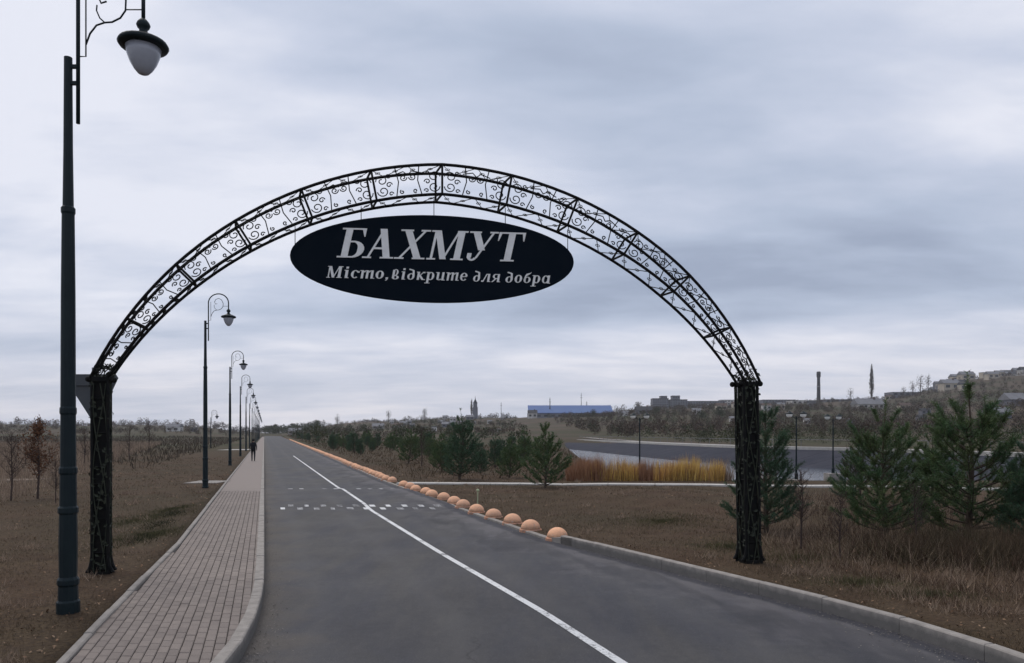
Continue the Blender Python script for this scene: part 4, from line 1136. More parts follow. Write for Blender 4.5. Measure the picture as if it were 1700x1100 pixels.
for px, py, rx, ry, wg in ((1210, 905, .8, 1.0, .15), (1330, 925, 1.0, .7, .15), (1430, 965, .8, .5, .15), (1100, 860, 1.6, 1.6, .2), (1550, 985, .8, .4, .1), (1620, 930, 1.0, .8, .2)):
    x, y = gp(px, py); cs.append((x, y, rx, ry, wg))
X, Y = patches(cs, 16000)
blades('green_grass', X, Y, rng.uniform(.02, .09, len(X)), szs(Y, .007), .5, M['olive'], 'dull green grass patches beside the right arch column')
# dark hollow hummocks behind the left column
x, y = gp(240, 868)
t_l = rng.random(1500); t_l = t_l[(np.sin(t_l * 19) > -.2)]
pa_, pb_ = gp(222, 903), gp(302, 842)
X = pa_[0] + (pb_[0] - pa_[0]) * t_l + rng.normal(0, .13, len(t_l)); Y = pa_[1] + (pb_[1] - pa_[1]) * t_l + rng.normal(0, .25, len(t_l))
blades('low_shrub', X, Y, rng.uniform(.03, .15, len(X)), np.full(len(X), .012), .9, mat('dark_green_shrub', (0.018, 0.022, 0.010), .95, 0, (.028, .030, .012), 3, coords='World'), 'low dark green creeping shrubs in a broken line on the left verge', 'shrub')

# russet weeds and dry stalks right, around the pines
X, Y = sample(42000, 8.0, 24, 1, 0.9, 13, 2, .55)
k = (850 + F * X / Y + rng.normal(0, 55, len(X)) > 1330)
X, Y = X[k], Y[k]
blades('russet_weeds', X, Y, rng.uniform(.06, .42, len(X)) * np.clip((X - XR(Y) - .5) / 2.2, .25, 1.1), szs(Y, .007), .45, M['russet'], 'russet dry weeds standing around the pines on the right verge', 'weeds')
X, Y = sample(26000, 8.0, 24, 1, 0.6, 13, 2, .6)
k = (850 + F * X / Y + rng.normal(0, 60, len(X)) > 1270)
X, Y = X[k], Y[k]
blades('tan_stalks', X, Y, rng.uniform(.06, .5, len(X)) * np.clip((X - XR(Y) - .3) / 2.0, .2, 1.1), szs(Y, .005), .4, M['tan'], 'pale tan dry grass stalks among the pines on the right verge', 'grass')
# bushy dark growth low on the far right
n = 9000
X = px2x(1640, 11.2) + rng.normal(0, .75, n); Y = 11.6 + rng.normal(0, .6, n)
blades('undergrowth', X, Y, rng.uniform(.08, .6, n), np.full(n, .013), .7, mat('dark_undergrowth', (0.085, 0.070, 0.038), .95, 0, (.11, .070, .044), 2, obj_rand=('island', (.6, .6, .6)), coords='World'), 'dense dark undergrowth at the lower right below the pines', 'undergrowth')
# field on the left: tall dry growth
X, Y = sample(120000, 19, 130, -1, 4.0, 60, 1, .1)
k = (XL(Y) - X > 3.5 + .10 * Y)
X, Y = X[k], Y[k]
blades('tall_dry_grass', X, Y, rng.uniform(.2, .95, len(X)) * np.interp(Y, [19, 30], [.45, 1]), szs(Y, .009), .25, M['tan'], 'tall pinkish tan dry grass across the left field', 'grass')
X, Y = sample(70000, 40, 260, -1, 5.0, 150, 1, .3)
blades('brown_scrub', X, Y, rng.uniform(.2, .8, len(X)), szs(Y, .014), .4, M['brown_mix'], 'brown scrub across the far left field', 'scrub')
X, Y = sample(26000, 33, 420, 1, 1.5, 32, 1, .2)
blades('brown_scrub', X, Y, rng.uniform(.08, .5, len(X)), szs(Y, .012), .6, M['dead'], 'brown scrub between the far pines right of the road', 'scrub')
# reeds
n = 26000
px_ = 940 + rng.random(n) * 262; Y = 31.5 + rng.random(n) * 3.2
X = px2x(px_, Y)
env = 0.80 + .06 * np.sin(px_ * .045) + .12 * np.sin(px_ * .11 + 1)
gapm = rng.random(n) < (0.35 + .65 * (np.sin(px_ * .085 + .6 * np.sin(px_ * .031)) > -.55))
isr = (px_ < 1010 + 20 * rng.normal(size=n)) | (rng.random(n) < .18) | ((px_ > 1060) & (px_ < 1085))
for nm, kk, mt, hm, lb in (('yellow_reeds', ~isr & gapm, M['reed'], 1.0, 'bright yellow reeds along the near shore of the lake'), ('rusty_reeds', isr & gapm, M['reed_rust'], 1.15, 'rust brown taller reeds mixed along the near lake shore')):
    blades(nm, X[kk], Y[kk], rng.uniform(.35, 1.15, kk.sum()) * (1 + .16 * np.sin(X[kk] * 7.3 + 1.7 * np.sin(X[kk] * 3.1)) + .10 * np.sin(X[kk] * 17)) * env[kk] * hm + .10, np.full(kk.sum(), .03), .10, mt, lb, 'reeds', zoff=-.05)

px_ = 905 + rng.random(9000) * 380; Y = 32.3 + rng.random(9000) * 2.4; X = px2x(px_, Y)
kk = np.sin(X * 2.3) + np.sin(X * 5.9 + 2) + rng.normal(0, .6, 9000) > -.3
X, Y = X[kk], Y[kk]
blades('dull_reeds', X, Y, rng.uniform(.3, 1.25, len(X)), np.full(len(X), .022), .16, M['tan'], 'dull straw coloured reeds mixed along the lake shore', 'reeds', zoff=-.05)
# leafy and bare young trees in the left field
def make_sapling(name, h, seed, leafy, mat_l, nb=16):
    rr = random.Random(seed); root = empty(name, (0, 0, 0)); wd = MB(); P = []; D = []
    top = []
    wd.tube([(0, 0, -.1), (.02 * h, 0, h * .3), (0, .02 * h, h * .6), (.01, 0, h)], [.014 * h, .011 * h, .007 * h, .002 * h], 6)
    for i in range(nb):
        f = rr.uniform(.22, .95); a = rr.uniform(0, 6.28); L = h * (.36 * (1 - f) + .10) * rr.uniform(.7, 1.2); el = rr.uniform(.5, 1.1)
        p = [Vector((0, 0, f * h))]
        for s in range(4): p.append(p[-1] + Vector((math.cos(a) * math.cos(el), math.sin(a) * math.cos(el), math.sin(el))) * L / 4); a += rr.uniform(-.35, .35); el += rr.uniform(-.1, .25)
        wd.tube(p, [.005 * h, .004 * h, .003 * h, .002 * h, .001 * h], 4, cap=False)
        for s in (1, 2, 3, 4):
            for q in range(3):
                a2 = rr.uniform(0, 6.28); e2 = rr.uniform(0, 1.3); l2 = L * .35
                e = p[s] + Vector((math.cos(a2) * math.cos(e2), math.sin(a2) * math.cos(e2), math.sin(e2))) * l2
                wd.tube([p[s], e], [.002 * h, .0008 * h], 3, cap=False)
                for _ in range(leafy):
                    c = p[s].lerp(e, rr.random()) + Vector((rr.gauss(0, .05), rr.gauss(0, .05), rr.gauss(0, .05))); P.append(tuple(c)); D.append((rr.gauss(0, 1), rr.gauss(0, 1), rr.gauss(0, 1)))
    wd.build('trunk', M['twig'], root)
    if P:
        P = np.array(P); D = np.array(D); Vv, Fv = tri_cloud(P, D, np.full(len(P), .045), np.full(len(P), .06)); mesh_np('crown', Vv, Fv, mat_l, root)
    return root
sp1 = make_sapling('young_oak', 2.35, 5, 6, M['rust_leaf'], 24); x = px2x(62, 22); sp1.location = (x, 22, g1(x, 22)); tag(sp1, 'young tree holding rusty brown leaves at the left edge of the field', 'tree')
bs = make_sapling('bare_sapling', 2.6, 8, 0, None, 26)
first = True
for px, Y, h, lb in ((18, 21, 1.9, 'thin bare sapling at the far left edge, left of the rusty tree'), (92, 20, 1.2, 'short bare sapling against the near lamp post, right of the rusty tree'), (140, 40, 2.2, 'bare sapling seen between the near lamp post and the left column'),
                     (215, 52, 2.4, 'bare sapling in the field just right of the left column'), (247, 75, 3.2, 'bare sapling in the mid field between the left column and the second lamp'), (1430, 17.5, 2.2, 'bare twiggy sapling among the pines on the right verge'),
                     (1330, 12.4, 1.3, 'small bare shrub right of the right arch column foot'), (1395, 11.6, 1.0, 'knee high bare twigs at the front of the right verge'), (700, 47, 2.6, 'brown bare bush between pines above the far domes'), (1520, 12.0, 1.1, 'low bare shrub in front of the pines near the right kerb')):
    x = px2x(px, Y); loc = (x, Y, g1(x, Y))
    if first: bs.location = loc; bs.scale = (h / 2.6,) * 3; tag(bs, lb, 'sapling', 'bare saplings'); first = False
    else: copy_tree(bs, loc, random.uniform(0, 6), h / 2.6, lb)

# distant woods: twiggy crowns as clouds of small faces
def woods(name, n, pxr, Yr, hr, material, label, dens=70, slim=.42, leaf=.12, cond=None):
    Ps, Ds, Ls = [], [], []
    for i in range(n):
        Yv = rng.uniform(*Yr); px = rng.uniform(*pxr); x = px2x(px, Yv)
        if abs(x + .327 * Yv) < 9 + .0 * Yv and Yv < ROAD_END: continue
        if lake_d(x, Yv) > -9: continue
        h = rng.uniform(*hr); zb = g1(x, Yv)
        u = rng.normal(size=(dens, 3)); u /= np.linalg.norm(u, axis=1, keepdims=True); u *= rng.random((dens, 1)) ** .4
        Ps.append(np.array([x, Yv, zb + h * .5]) + u * np.array([h * slim, h * slim, h * .5])); Ds.append(u + rng.normal(0, .6, (dens, 3)) + [0, 0, .5]); Ls.append(np.full(dens, h * leaf))
    P = np.concatenate(Ps); D = np.concatenate(Ds); L = np.concatenate(Ls)
    Vv, Fv = tri_cloud(P, D, L * .8, L * 1.5)
    return tag(mesh_np(name, Vv, Fv, material), label, 'woods', kind='stuff')
woods('plain_scrub', 1100, (480, 1000), (220, 900), (1.0, 2.8), M['farwood'], 'low brown scrub over the far plain left of the blue roofed factory')
woods('hillside_scrub', 2300, (930, 1760), (220, 900), (1.8, 5.0), M['farwood'], 'brown leafless scrub covering the hillside beyond the lake')
woods('skyline_woods', 850, (-60, 1760), (900, 1300), (4, 10), M['farwood'], 'leafless grey brown woods along the skyline')
woods('green_scrub', 900, (480, 1760), (150, 700), (1.2, 4.0), M['fargreen'], 'dull green bushes dotted over the slope beyond the lake')
woods('field_hedge', 600, (-80, 425), (300, 900), (1.2, 3.2), M['farwood'], 'brown hedges and scrub at the far edge of the left field')
woods('roadside_woods', 120, (436, 530), (580, 760), (4, 8), M['fargreen'], 'dark trees closing the view at the end of the road')
woods('shore_bushes', 90, (950, 1700), (118, 170), (1.6, 3.6), M['fargreen'], 'low green brown bushes behind the promenade', dens=150, leaf=.07)

# individual far trees
def far_tree(name, px, Y, h, slim, label, material, dens=500, leaf=.05, group=None, pointy=0.0):
    x = px2x(px, Y); root = empty(name, (x, Y, g1(x, Y)))
    t = MB(); t.tube([(0, 0, -.5), (0, 0, h * .5), (0, 0, h * .97)], [h * .022, h * .014, h * .004], 5)
    for i in range(14):
        f = random.uniform(.15, .9); a = random.uniform(0, 6.28); r = h * slim * .8 * (1 - f * pointy)
        t.tube([(0, 0, f * h * .9), (math.cos(a) * r, math.sin(a) * r, f * h * .9 + r * (1.4 if slim > .2 else 3))], [h * .006, h * .002], 3)
    t.build('trunk', M['twig'], root)
    u = rng.normal(size=(dens, 3)); u /= np.linalg.norm(u, axis=1, keepdims=True); u *= rng.random((dens, 1)) ** .5
    P = u * np.array([h * slim, h * slim, h * .47]); fz = (P[:, 2] / h + .47) / .94
    P[:, :2] *= (1 - pointy * fz)[:, None]; P[:, 2] += h * .55
    D = rng.normal(0, .5, (dens, 3)) + [0, 0, 1.2]
    Vv, Fv = tri_cloud(P, D, np.full(dens, h * leaf * .45), np.full(dens, h * leaf * 1.6)); mesh_np('crown', Vv, Fv, material, root)
    return tag(root, label, 'tree', group)
far_tree('poplar_tree', 1447, 820, 40, .085, 'tall slim bare poplar on the skyline right of the chimney', M['farwood'], 900, .03, pointy=.6)
far_tree('poplar_tree', 783, 800, 20, .085, 'slim dark poplar beside the slender grey tower', M['farwood'], 300, .05, pointy=.5)
far_tree('bare_tree', 1412, 850, 18, .25, 'small bare tree on the skyline between chimney and poplar', M['farwood'], 120, .05)
far_tree('bare_tree', 560, 620, 11, .22, 'small dark tree on the skyline above the road end', M['farwood'], 200)
far_tree('bare_tree', 645, 700, 11, .28, 'rounded bare tree on the skyline left of the grey tower', M['farwood'], 220)
far_tree('bare_tree', 705, 700, 13, .22, 'taller bare tree on the skyline near the white houses', M['farwood'], 220)
for i, (px, h) in enumerate(((1515, 16), (1528, 20), (1541, 18), (1500, 13))):
    far_tree('bare_tree', px, 760, h, .22, 'bare tree in the cluster left of the hillside houses', M['farwood'], 160, .05, group='cluster of bare trees below the hillside houses')
for i, (px, Y, h) in enumerate(((1195, 420, 7), (1165, 400, 6), (1090, 480, 6), (1640, 300, 7), (1560, 240, 5), (985, 520, 6))):
    far_tree('round_bush_tree', px, Y, h, .45, ('large rounded olive bush on the slope left of the right column', 'smaller olive bush left of the large rounded one', 'olive bush below the apartment block', 'wide olive tree on the slope at the right edge', 'low olive tree behind the tallest pine', 'olive bush below the blue roofed building')[i], M['fargreen'], 900, .06)

# ------------------------------------------------------------------ lake lamps (twin heads)
def make_twin(h=2.85, sp=.33):
    root = empty('twin_lantern_post', (0, 0, 0))
    m_ = MB(); m_.lathe([(.08, -.3), (.08, .25), (.05, .3), (.035, 1.2), (.03, h)], n=8); m_.build('pole', M['metal'], root)
    m_ = MB(); m_.tube([(-sp, 0, h - .06), (-sp * .5, 0, h - .02), (0, 0, h - .12), (sp * .5, 0, h - .02), (sp, 0, h - .06)], .018, 5); m_.tube([(-sp, 0, h - .06), (-sp, 0, h + .12)], .015, 5); m_.tube([(sp, 0, h - .06), (sp, 0, h + .12)], .015, 5); m_.build('arm', M['metal'], root)
    for s in (-1, 1):
        m_ = MB(); m_.lathe([(.16, h + .10), (.17, h + .13), (.08, h + .19), (.02, h + .24)], c=(s * sp, 0), n=12); m_.build('hood', M['metal'], root)
        m_ = MB(); m_.lathe([(.05, h - .06), (.11, h - .02), (.135, h + .05), (.13, h + .10)], c=(s * sp, 0), n=12); m_.build('globe', mat('twin_globe', (.85, .85, .82), .3), root, smooth=True)
    return root
tw = make_twin(); 
for i, (px, Y, lb) in enumerate(((1062, 36.3, 'twin headed lantern post behind the yellow reeds'), (1322, 33.5, 'twin headed lantern post right of the right arch column'), (1383, 38.5, 'fainter twin headed lantern post behind the one right of the column'))):
    x = px2x(px, Y)
    zb = max(g1(x, Y), -1.6)
    loc = (x, Y, 0.02)
    if i == 0: tw.location = loc; tag(tw, lb, 'lantern post', 'twin lantern posts along the lake shore')
    else: copy_tree(tw, loc, .1 * i, None, lb)
# small jetty slabs that carry the lantern posts at the shore
for i, (px, Y) in enumerate(((1062, 36.3), (1322, 33.5), (1383, 38.5))):
    x = px2x(px, Y); b = MB(); b.box(-.35, .35, -.35, .35, -2.2, .02); o = b.build('lantern_plinth', M['concrete']); o.location = (x, Y, 0)
    tag(o, ('square concrete plinth under the lantern post behind the reeds', 'square concrete plinth under the lantern post right of the column', 'square concrete plinth under the fainter third lantern post')[i], 'plinth')

# ------------------------------------------------------------------ buildings
def house(name, px, Y, wpx, hpx, label, wall, roof, gable=True, depth=None, group=None, cat='house', windows=2, floors=1, ry=None, sink=1.0, ypx=None):
    """px centre; wpx, hpx: width and wall height in photograph pixels at distance Y"""
    x = px2x(px, Y); w_ = wpx / F * Y; h = hpx / F * Y; d = depth or w_ * .7
    zb = g1(x, Y)
    if ypx is not None: zb = max(zb, H + (719 - ypx) / F * Y) if False else H + (719 - ypx) / F * Y
    root = empty(name, (x, Y, zb), 0)
    hw_, hd = w_ / 2, d / 2
    b = MB(); b.box(-hw_, hw_, -hd, hd, -sink - 3, h)
    b.build('wall', wall, root)
    r_ = MB()
    if gable:
        o = w_ * .04; rh = min(w_, d) * .38
        r_.prism([(-hw_ - o, -hd - o, h + .02), (-hw_ - o, hd + o, h + .02), (-hw_ - o, 0, h + rh)], [(hw_ + o, -hd - o, h + .02), (hw_ + o, hd + o, h + .02), (hw_ + o, 0, h + rh)])
        rf = r_.build('roof', roof, root)
        c = MB(); c.box(hw_ * .4, hw_ * .4 + w_ * .07, -d * .12, d * .0, h + rh * .5, h + rh * 1.25); c.build('chimney', M['roof_brown'], rf)
    else:
        r_.box(-hw_ - .15, hw_ + .15, -hd - .15, hd + .15, h + .01, h + max(.4, h * .06)); r_.build('roof', roof, root)
    nw = windows
    for fl in range(floors):
        fh = h / floors
        for i in range(nw):
            cx_ = -hw_ + w_ * (i + .5) / nw; ww = min(w_ / nw * .26, fh * .45)
            z0 = fh * fl + fh * .34; z1 = z0 + fh * .42
            m1 = MB(); m1.box(cx_ - ww, cx_ + ww, -hd - .06, -hd + .05, z0, z1); m1.build('window', M['pane'], root)
    return tag(root, label, cat, group)
# apartment blocks on the ridge
house('apartment_block', 1095, 900, 26, 15, 'grey apartment block with a raised stair head, left of the skyline cluster', M['wall_grey'], M['roof_dark'], False, 14, cat='apartment block', windows=7, floors=4)
b_ = house('apartment_block', 1101, 905, 10, 19, 'narrow taller grey block rising out of the left apartment block', M['wall_grey'], M['roof_dark'], False, 12, cat='apartment block', windows=3, floors=5)
house('apartment_block', 1125, 902, 28, 14, 'grey apartment block joined on the right of the skyline cluster', M['wall_grey'], M['roof_dark'], False, 14, cat='apartment block', windows=7, floors=4)
house('apartment_block', 1121, 907, 12, 20, 'tallest flat topped grey block of the skyline cluster', M['wall_grey'], M['roof_dark'], False, 12, cat='apartment block', windows=3, floors=5)
house('apartment_block', 1170, 930, 62, 9, 'long low grey block right of the skyline cluster', M['wall_grey'], M['roof_dark'], False, 14, cat='building', windows=14, floors=3)
house('apartment_block', 1215, 960, 40, 12, 'pale grey block half hidden by the right arch column', M['wall_pale'], M['roof_grey'], False, 14, cat='building', windows=8, floors=3)
house('apartment_block', 1290, 900, 54, 11, 'long pale block just right of the arch column on the skyline', M['wall_grey'], M['roof_grey'], False, 14, cat='building', windows=11, floors=3)
house('warehouse', 1335, 860, 50, 7, 'low dark roofed warehouse below the brick chimney', M['wall_pale'], M['roof_dark'], False, 20, cat='warehouse', windows=6)
house('warehouse', 1400, 840, 70, 6, 'long low warehouse between the chimney and the poplar', M['wall_grey'], M['roof_dark'], False, 20, cat='warehouse', windows=9)
house('warehouse', 1440, 560, 42, 8, 'pale long shed on the slope below the poplar', M['wall_pale'], M['roof_grey'], True, 12, cat='shed', windows=5)
house('warehouse', 1505, 800, 60, 6, 'dark low shed right of the poplar on the skyline', M['wall_grey'], M['roof_dark'], False, 18, cat='shed', windows=6)
# blue roofed works
xw = px2x(945, 700)
fb = house('factory', 945, 700, 138, 8, 'long factory with a bright blue roof and pale gable end on the skyline', M['wall_grey'], M['roof_blue'], False, 40, cat='factory', windows=12, sink=3)
for c in kids(fb):
    if c.name.startswith('roof'): c.hide_render = False
rfm = MB(); wb = 138 / F * 700; hb = 8 / F * 700
rfm.prism([(-wb / 2, -20.5, hb + .35), (wb / 2, -20.5, hb + .35), (wb / 2, 0, hb + 8.0), (-wb / 2, 0, hb + 8.0)], [(-wb / 2, -20.4, hb + .55), (wb / 2, -20.4, hb + .55), (wb / 2, 0.1, hb + 8.2), (-wb / 2, 0.1, hb + 8.2)])
rfm.build('roof_slope', M['roof_blue'], fb)
house('house', 884, 640, 15, 8, 'white gabled building at the left end of the blue roofed factory', M['wall_pale'], M['roof_dark'], True, 8, windows=2)
# chimney
x = px2x(1359, 850); ch = empty('brick_chimney', (x, 850, g1(x, 850))); tag(ch, 'tall dark factory chimney on the skyline right of the arch', 'chimney')
m_ = MB(); m_.lathe([(2.3, -3), (2.2, 0), (1.7, 30), (1.65, 31)], n=16); m_.build('shaft', M['roof_dark'], ch, smooth=True)
m_ = MB(); m_.lathe([(1.7, 31), (2.25, 32), (2.25, 37.5), (1.9, 38)], n=16); m_.build('crown_band', M['roof_dark'], ch, smooth=True)
m_ = MB(); m_.lathe([(1.9, 20), (2.0, 20.2), (2.0, 21.3), (1.85, 21.5)], n=16); m_.build('ring_band', M['roof_grey'], ch, smooth=True)
# slender tower
x = px2x(789, 720); tw2 = empty('bell_tower', (x, 720, g1(x, 720))); tag(tw2, 'slender grey tower with a pointed top on the skyline', 'tower')
m_ = MB(); m_.box(-2.4, 2.4, -2.4, 2.4, -3, 11); m_.build('shaft', M['wall_grey'], tw2)
m_ = MB(); m_.box(-1.9, 1.9, -1.9, 1.9, 11.0, 15); m_.build('belfry', M['wall_grey'], tw2)
m_ = MB(); m_.lathe([(2.3, 15), (1.2, 17.0), (.3, 19), (.1, 22)], n=8); m_.build('spire', M['roof_dark'], tw2)
for px, Y, h, lb in ((832, 800, 18, 'thin mast on the skyline between the tower and the factory'), (965, 760, 24, 'tall thin mast rising behind the blue roofed factory'), (974, 760, 15, 'shorter mast just right of the tall one behind the factory'), (913, 690, 20, 'stubby dark spire standing behind the blue roof')):
    x = px2x(px, Y); m_ = MB(); m_.tube([(0, 0, -1), (0, 0, h)], [.9 if px == 913 else .45, .2], 6); m_.tube([(-1.0, 0, h * .8), (1.0, 0, h * .8)], .2, 4); m_.tube([(-.7, 0, h * .9), (.7, 0, h * .9)], .2, 4)
    o = m_.build('mast', M['roof_dark']); o.location = (x, Y, g1(x, Y)); tag(o, lb, 'mast')
# named small houses
hs = [(290, 420, 22, 7, 'small white house at the far edge of the left field', M['wall_white'], M['roof_grey']),
      (322, 430, 10, 5, 'little grey house beside the white one at the field edge', M['wall_grey'], M['roof_dark']),
      (490, 470, 20, 5, 'low pale house at the end of the road, right side', M['wall_pale'], M['roof_grey']),
      (628, 480, 18, 5, 'first pale house in the row beyond the pines', M['wall_pale'], M['roof_grey']),
      (662, 470, 14, 5, 'second pale house in the row beyond the pines', M['wall_pale'], M['roof_brown']),
      (704, 360, 7, 5, 'small bright white hut beyond the pines', M['wall_white'], M['roof_dark']),
      (721, 350, 8, 6, 'bright white square house beyond the pines, right of the hut', M['wall_white'], M['roof_dark']),
      (742, 430, 16, 5, 'grey house left of the tall dark pine', M['wall_grey'], M['roof_grey']),
      (826, 330, 10, 5, 'pale house to the right of the tall dark pine', M['wall_pale'], M['roof_brown']),
      (1035, 620, 16, 4, 'white low house right of the blue roofed factory', M['wall_white'], M['roof_grey']),
      (1068, 600, 26, 5, 'dark roofed house below the left apartment block', M['wall_grey'], M['roof_dark']),
      (1130, 700, 20, 5, 'grey house in front of the skyline apartment cluster', M['wall_pale'], M['roof_dark']),
      (1175, 640, 14, 5, 'cream house below the long low block', M['wall_cream'], M['roof_grey']),
      (1272, 520, 14, 8, 'pale house just right of the column, mid slope', M['wall_pale'], M['roof_brown']),
      (1296, 560, 12, 9, 'tall cream house right of the column, mid slope', M['wall_cream'], M['roof_grey']),
      (1655, 330, 34, 10, 'large pale grey house on the right slope above the pines', M['wall_grey'], M['roof_grey']),
      (1690, 420, 44, 9, 'wide grey house cut by the right edge of the photo', M['wall_grey'], M['roof_grey']),
      (1575, 700, 26, 11, 'cream hillside house with a lit gable, below the hilltop', M['wall_cream'], M['roof_grey']),
      (1600, 640, 16, 8, 'cream cottage to the right of the gabled hillside house', M['wall_cream'], M['roof_dark'])]
for px, Y, wp, hp, lb, wl, rf in hs:
    house('house', px, Y, wp, hp, lb, wl, rf, True, windows=2)
for i in range(46):
    px = rng.uniform(1540, 1720); Y = rng.uniform(700, 960)
    wl = (M['wall_grey'], M['wall_pale'], M['wall_cream'])[i % 3]
    house('hillside_house', px, Y, rng.uniform(9, 22), rng.uniform(6, 11), ('grey walled house in the dense hillside quarter at the right', 'pale walled house in the dense hillside quarter at the right', 'cream walled house in the dense hillside quarter at the right')[i % 3], wl, (M['roof_dark'], M['roof_grey'])[i % 2], i % 4 != 0, group='houses crowding the right hillside')
for i in range(14):
    px = rng.uniform(1150, 1540); Y = rng.uniform(330, 760)
    house('slope_house', px, Y, rng.uniform(9, 18), rng.uniform(5, 8), 'pale house half hidden in scrub on the slope beyond the lake', (M['wall_pale'], M['wall_cream'], M['wall_grey'])[i % 3], (M['roof_grey'], M['roof_brown'], M['roof_dark'])[i % 3], True, group='houses scattered on the slope beyond the lake')
for i in range(16):
    px = rng.uniform(600, 860); Y = rng.uniform(480, 800)
    house('distant_house', px, Y, rng.uniform(6, 14), rng.uniform(3, 4.5), 'tiny pale house among bare trees on the far plain', M['wall_pale'] if i % 2 else M['wall_grey'], M['roof_grey'], True, group='tiny houses on the far plain')

# ------------------------------------------------------------------ walking person
def make_person(x, y, z, heading):
    root = empty('person', (x, y, z), heading)
    J = dict(pel=((0, 0, .90), .125), waist=((0, 0, 1.06), .115), chest=((0, .02, 1.27), .145), neck=((0, .02, 1.43), .055), hb=((0, .03, 1.50), .065), head=((0, .035, 1.585), .092), crown=((0, .03, 1.66), .07),
             shl=((-.165, .01, 1.37), .065), ell=((-.23, -.07, 1.12), .045), wrl=((-.24, .03, .90), .032), hal=((-.24, .06, .83), .03),
             shr=((.165, .01, 1.37), .065), elr=((.23, -.02, 1.11), .045), wrr=((.24, .10, .92), .032), har=((.24, .14, .86), .03),
             hil=((-.085, 0, .84), .095), knl=((-.095, .12, .48), .065), anl=((-.095, .02, .09), .045), tol=((-.10, .17, .045), .04),
             hir=((.085, 0, .84), .095), knr=((.095, -.02, .48), .065), anr=((.095, -.20, .12), .045), tor=((.10, -.07, .045), .04))
    E = [('pel', 'waist'), ('waist', 'chest'), ('chest', 'neck'), ('neck', 'hb'), ('hb', 'head'), ('head', 'crown'), ('chest', 'shl'), ('shl', 'ell'), ('ell', 'wrl'), ('wrl', 'hal'), ('chest', 'shr'), ('shr', 'elr'), ('elr', 'wrr'), ('wrr', 'har'),
         ('pel', 'hil'), ('hil', 'knl'), ('knl', 'anl'), ('anl', 'tol'), ('pel', 'hir'), ('hir', 'knr'), ('knr', 'anr'), ('anr', 'tor')]
    ks = list(J); vs = [J[k][0] for k in ks]; rs = [J[k][1] for k in ks]; es = [(ks.index(a), ks.index(b)) for a, b in E]
    for sgn, hk in ((-1, 'hal'), (1, 'har')):
        hi = ks.index(hk); hx, hy, hz = J[hk][0]
        for f in range(5):
            a = (-.025 + .0125 * f) if f < 4 else .0
            L = (.055, .065, .06, .05, .04)[f]
            if f < 4: p1 = (hx, hy + a + .012, hz - .035); p2 = (hx - sgn * .01, hy + a + .016, hz - .035 - L)
            else: p1 = (hx - sgn * .02, hy + .035, hz + .005); p2 = (hx - sgn * .025, hy + .055, hz - .035)
            vs += [p1, p2]; rs += [.009, .007]; es += [(hi, len(vs) - 2), (len(vs) - 2, len(vs) - 1)]
    me = bpy.data.meshes.new('body'); me.from_pydata(vs, es, []); me.update()
    o = bpy.data.objects.new('body', me); COL.objects.link(o); o.parent = root
    sk = o.modifiers.new('Skin', 'SKIN'); sk.use_smooth_shade = True
    for i, r in enumerate(rs): me.skin_vertices[0].data[i].radius = (r, r); me.skin_vertices[0].data[i].use_root = (i == 0)
    ss = o.modifiers.new('Sub', 'SUBSURF'); ss.levels = 1; ss.render_levels = 1
    m = bpy.data.materials.new('walker'); m.use_nodes = True
    k = N(m.node_tree); p = m.node_tree.nodes['Principled BSDF']
    t = k.new('ShaderNodeTexCoord'); sp_ = k.new('ShaderNodeSeparateXYZ'); k.link(t.outputs['Object'], sp_.inputs[0])
    # clothing ends at the cuffs and the collar
    c = k.mix(k.math('GREATER_THAN', sp_.outputs[2], 1.455), (0.010, 0.011, 0.015), (.33, .20, .15))
    k.link(c, p.inputs['Base Color']); p.inputs['Roughness'].default_value = .85
    me.materials.append(m)
    hr = MB(); hr.ball((0, .0, 1.62), .105, 12, 8, 1.05); hr.build('hair', M['hair'], root, smooth=True)
    jk = MB(); jk.lathe([(.17, .78), (.175, .95), (.165, 1.10), (.185, 1.28), (.165, 1.39), (.08, 1.45)], n=14)
    for i, (vx, vy, vz) in enumerate(jk.v): jk.v[i] = (vx, vy * .72 + .01, vz)
    jk.build('jacket', M['jacket'], root, smooth=True)
    return root
Yp = 51.0; xp = px2x(420.5, Yp)
pr = make_person(xp, Yp, .155, R(18)); pr.scale = (.92, .92, .92); tag(pr, 'person in dark clothes walking away along the paved footpath', 'person')

# ------------------------------------------------------------------ haze
hz = MB(); hz.box(-2300, 2300, -60, 2500, -6, 135)
ho = hz.build('haze', M['soil'])
ho.data.materials.clear()
hm_ = bpy.data.materials.new('haze_air'); hm_.use_nodes = True
t_ = hm_.node_tree; t_.nodes.clear()
out_ = t_.nodes.new('ShaderNodeOutputMaterial'); pv = t_.nodes.new('ShaderNodeVolumePrincipled')
pv.inputs['Color'].default_value = (0.90, 0.93, 1.0, 1); pv.inputs['Density'].default_value = 0.00013; pv.inputs['Anisotropy'].default_value = 0.2
t_.links.new(pv.outputs[0], out_.inputs['Volume'])
ho.data.materials.append(hm_)
tag(ho, 'thin grey blue haze over the far town', 'haze', kind='stuff')

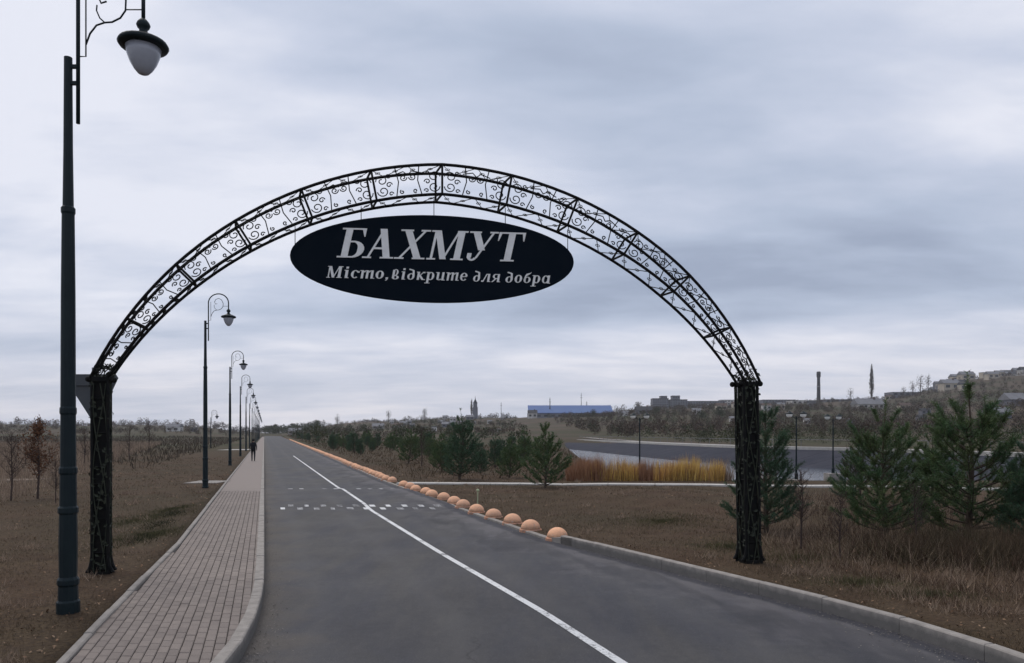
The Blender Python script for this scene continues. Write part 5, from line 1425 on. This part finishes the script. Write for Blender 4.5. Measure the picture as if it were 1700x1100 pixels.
# ------------------------------------------------------------------ grit, leaves and litter
def flakes(name, X, Y, Z, size, material, label, cat, tilt=.35):
    n = len(X); P = np.stack([X, Y, Z], 1)
    a = rng.random(n) * 6.283; U = np.stack([np.cos(a), np.sin(a), rng.normal(0, tilt, n)], 1); Vx = np.stack([-np.sin(a), np.cos(a), rng.normal(0, tilt, n)], 1)
    sz = size[:, None]
    Q = np.stack([P - U * sz, P + Vx * sz * .6, P + U * sz, P - Vx * sz * .6], 1).reshape(-1, 3)
    return tag(mesh_np(name, Q, np.arange(4 * n).reshape(-1, 4), material), label, cat, kind='stuff')
n = 5200
Y = 1 / (1 / 4.5 + rng.random(n) * (1 / 45 - 1 / 4.5)); side = rng.random(n) < .5
o = np.abs(rng.normal(0, .16, n)) + .02
X = np.where(side, XK(Y) + o, XR(Y) - o * 1.6)
flakes('kerbside_grit', X, Y, hump(Y) + .009, rng.uniform(.004, .011, n), mat('grit', (0.26, 0.235, 0.21), .95, 0, (.15, .135, .12), 5, obj_rand=('island', (.5, .5, .5)), coords='World'), 'grit and small stones lying along both kerbs', 'grit')
n = 4200
Y = 1 / (1 / 4.5 + rng.random(n) * (1 / 40 - 1 / 4.5)); side = rng.random(n) < .45
o = rng.random(n) ** 1.5 * 9 + .15
X = np.where(side, XL(Y) - o, XR(Y) + .15 + o)
flakes('fallen_leaves', X, Y, gz(X, Y) + .018, rng.uniform(.008, .022, n) * np.maximum(1, Y / 14), mat('dry_leaf', (0.24, 0.13, 0.07), .9, 0, (.34, .25, .17), 2, obj_rand=('island', (.45, .42, .4)), coords='World'), 'dry fallen leaves and pale litter scattered over both verges', 'leaves', .5)
# loose tussocks give the verge an uneven surface
n = 420
Yc = 1 / (1 / 5.0 + rng.random(n) * (1 / 38 - 1 / 5.0)); sd2 = rng.random(n) < .5; oc = rng.random(n) * 9 + .35
Xc = np.where(sd2, XL(Yc) - oc, XR(Yc) + .3 + oc)
m_ = 55
X = np.repeat(Xc, m_) + rng.normal(0, .085, n * m_); Y = np.repeat(Yc, m_) + rng.normal(0, .085, n * m_)
blades('tussocks', X, Y, rng.uniform(.04, .20, n * m_), szs(Y, .006), .55, M['tan'], 'small straw coloured tussocks dotted over both verges', 'grass')
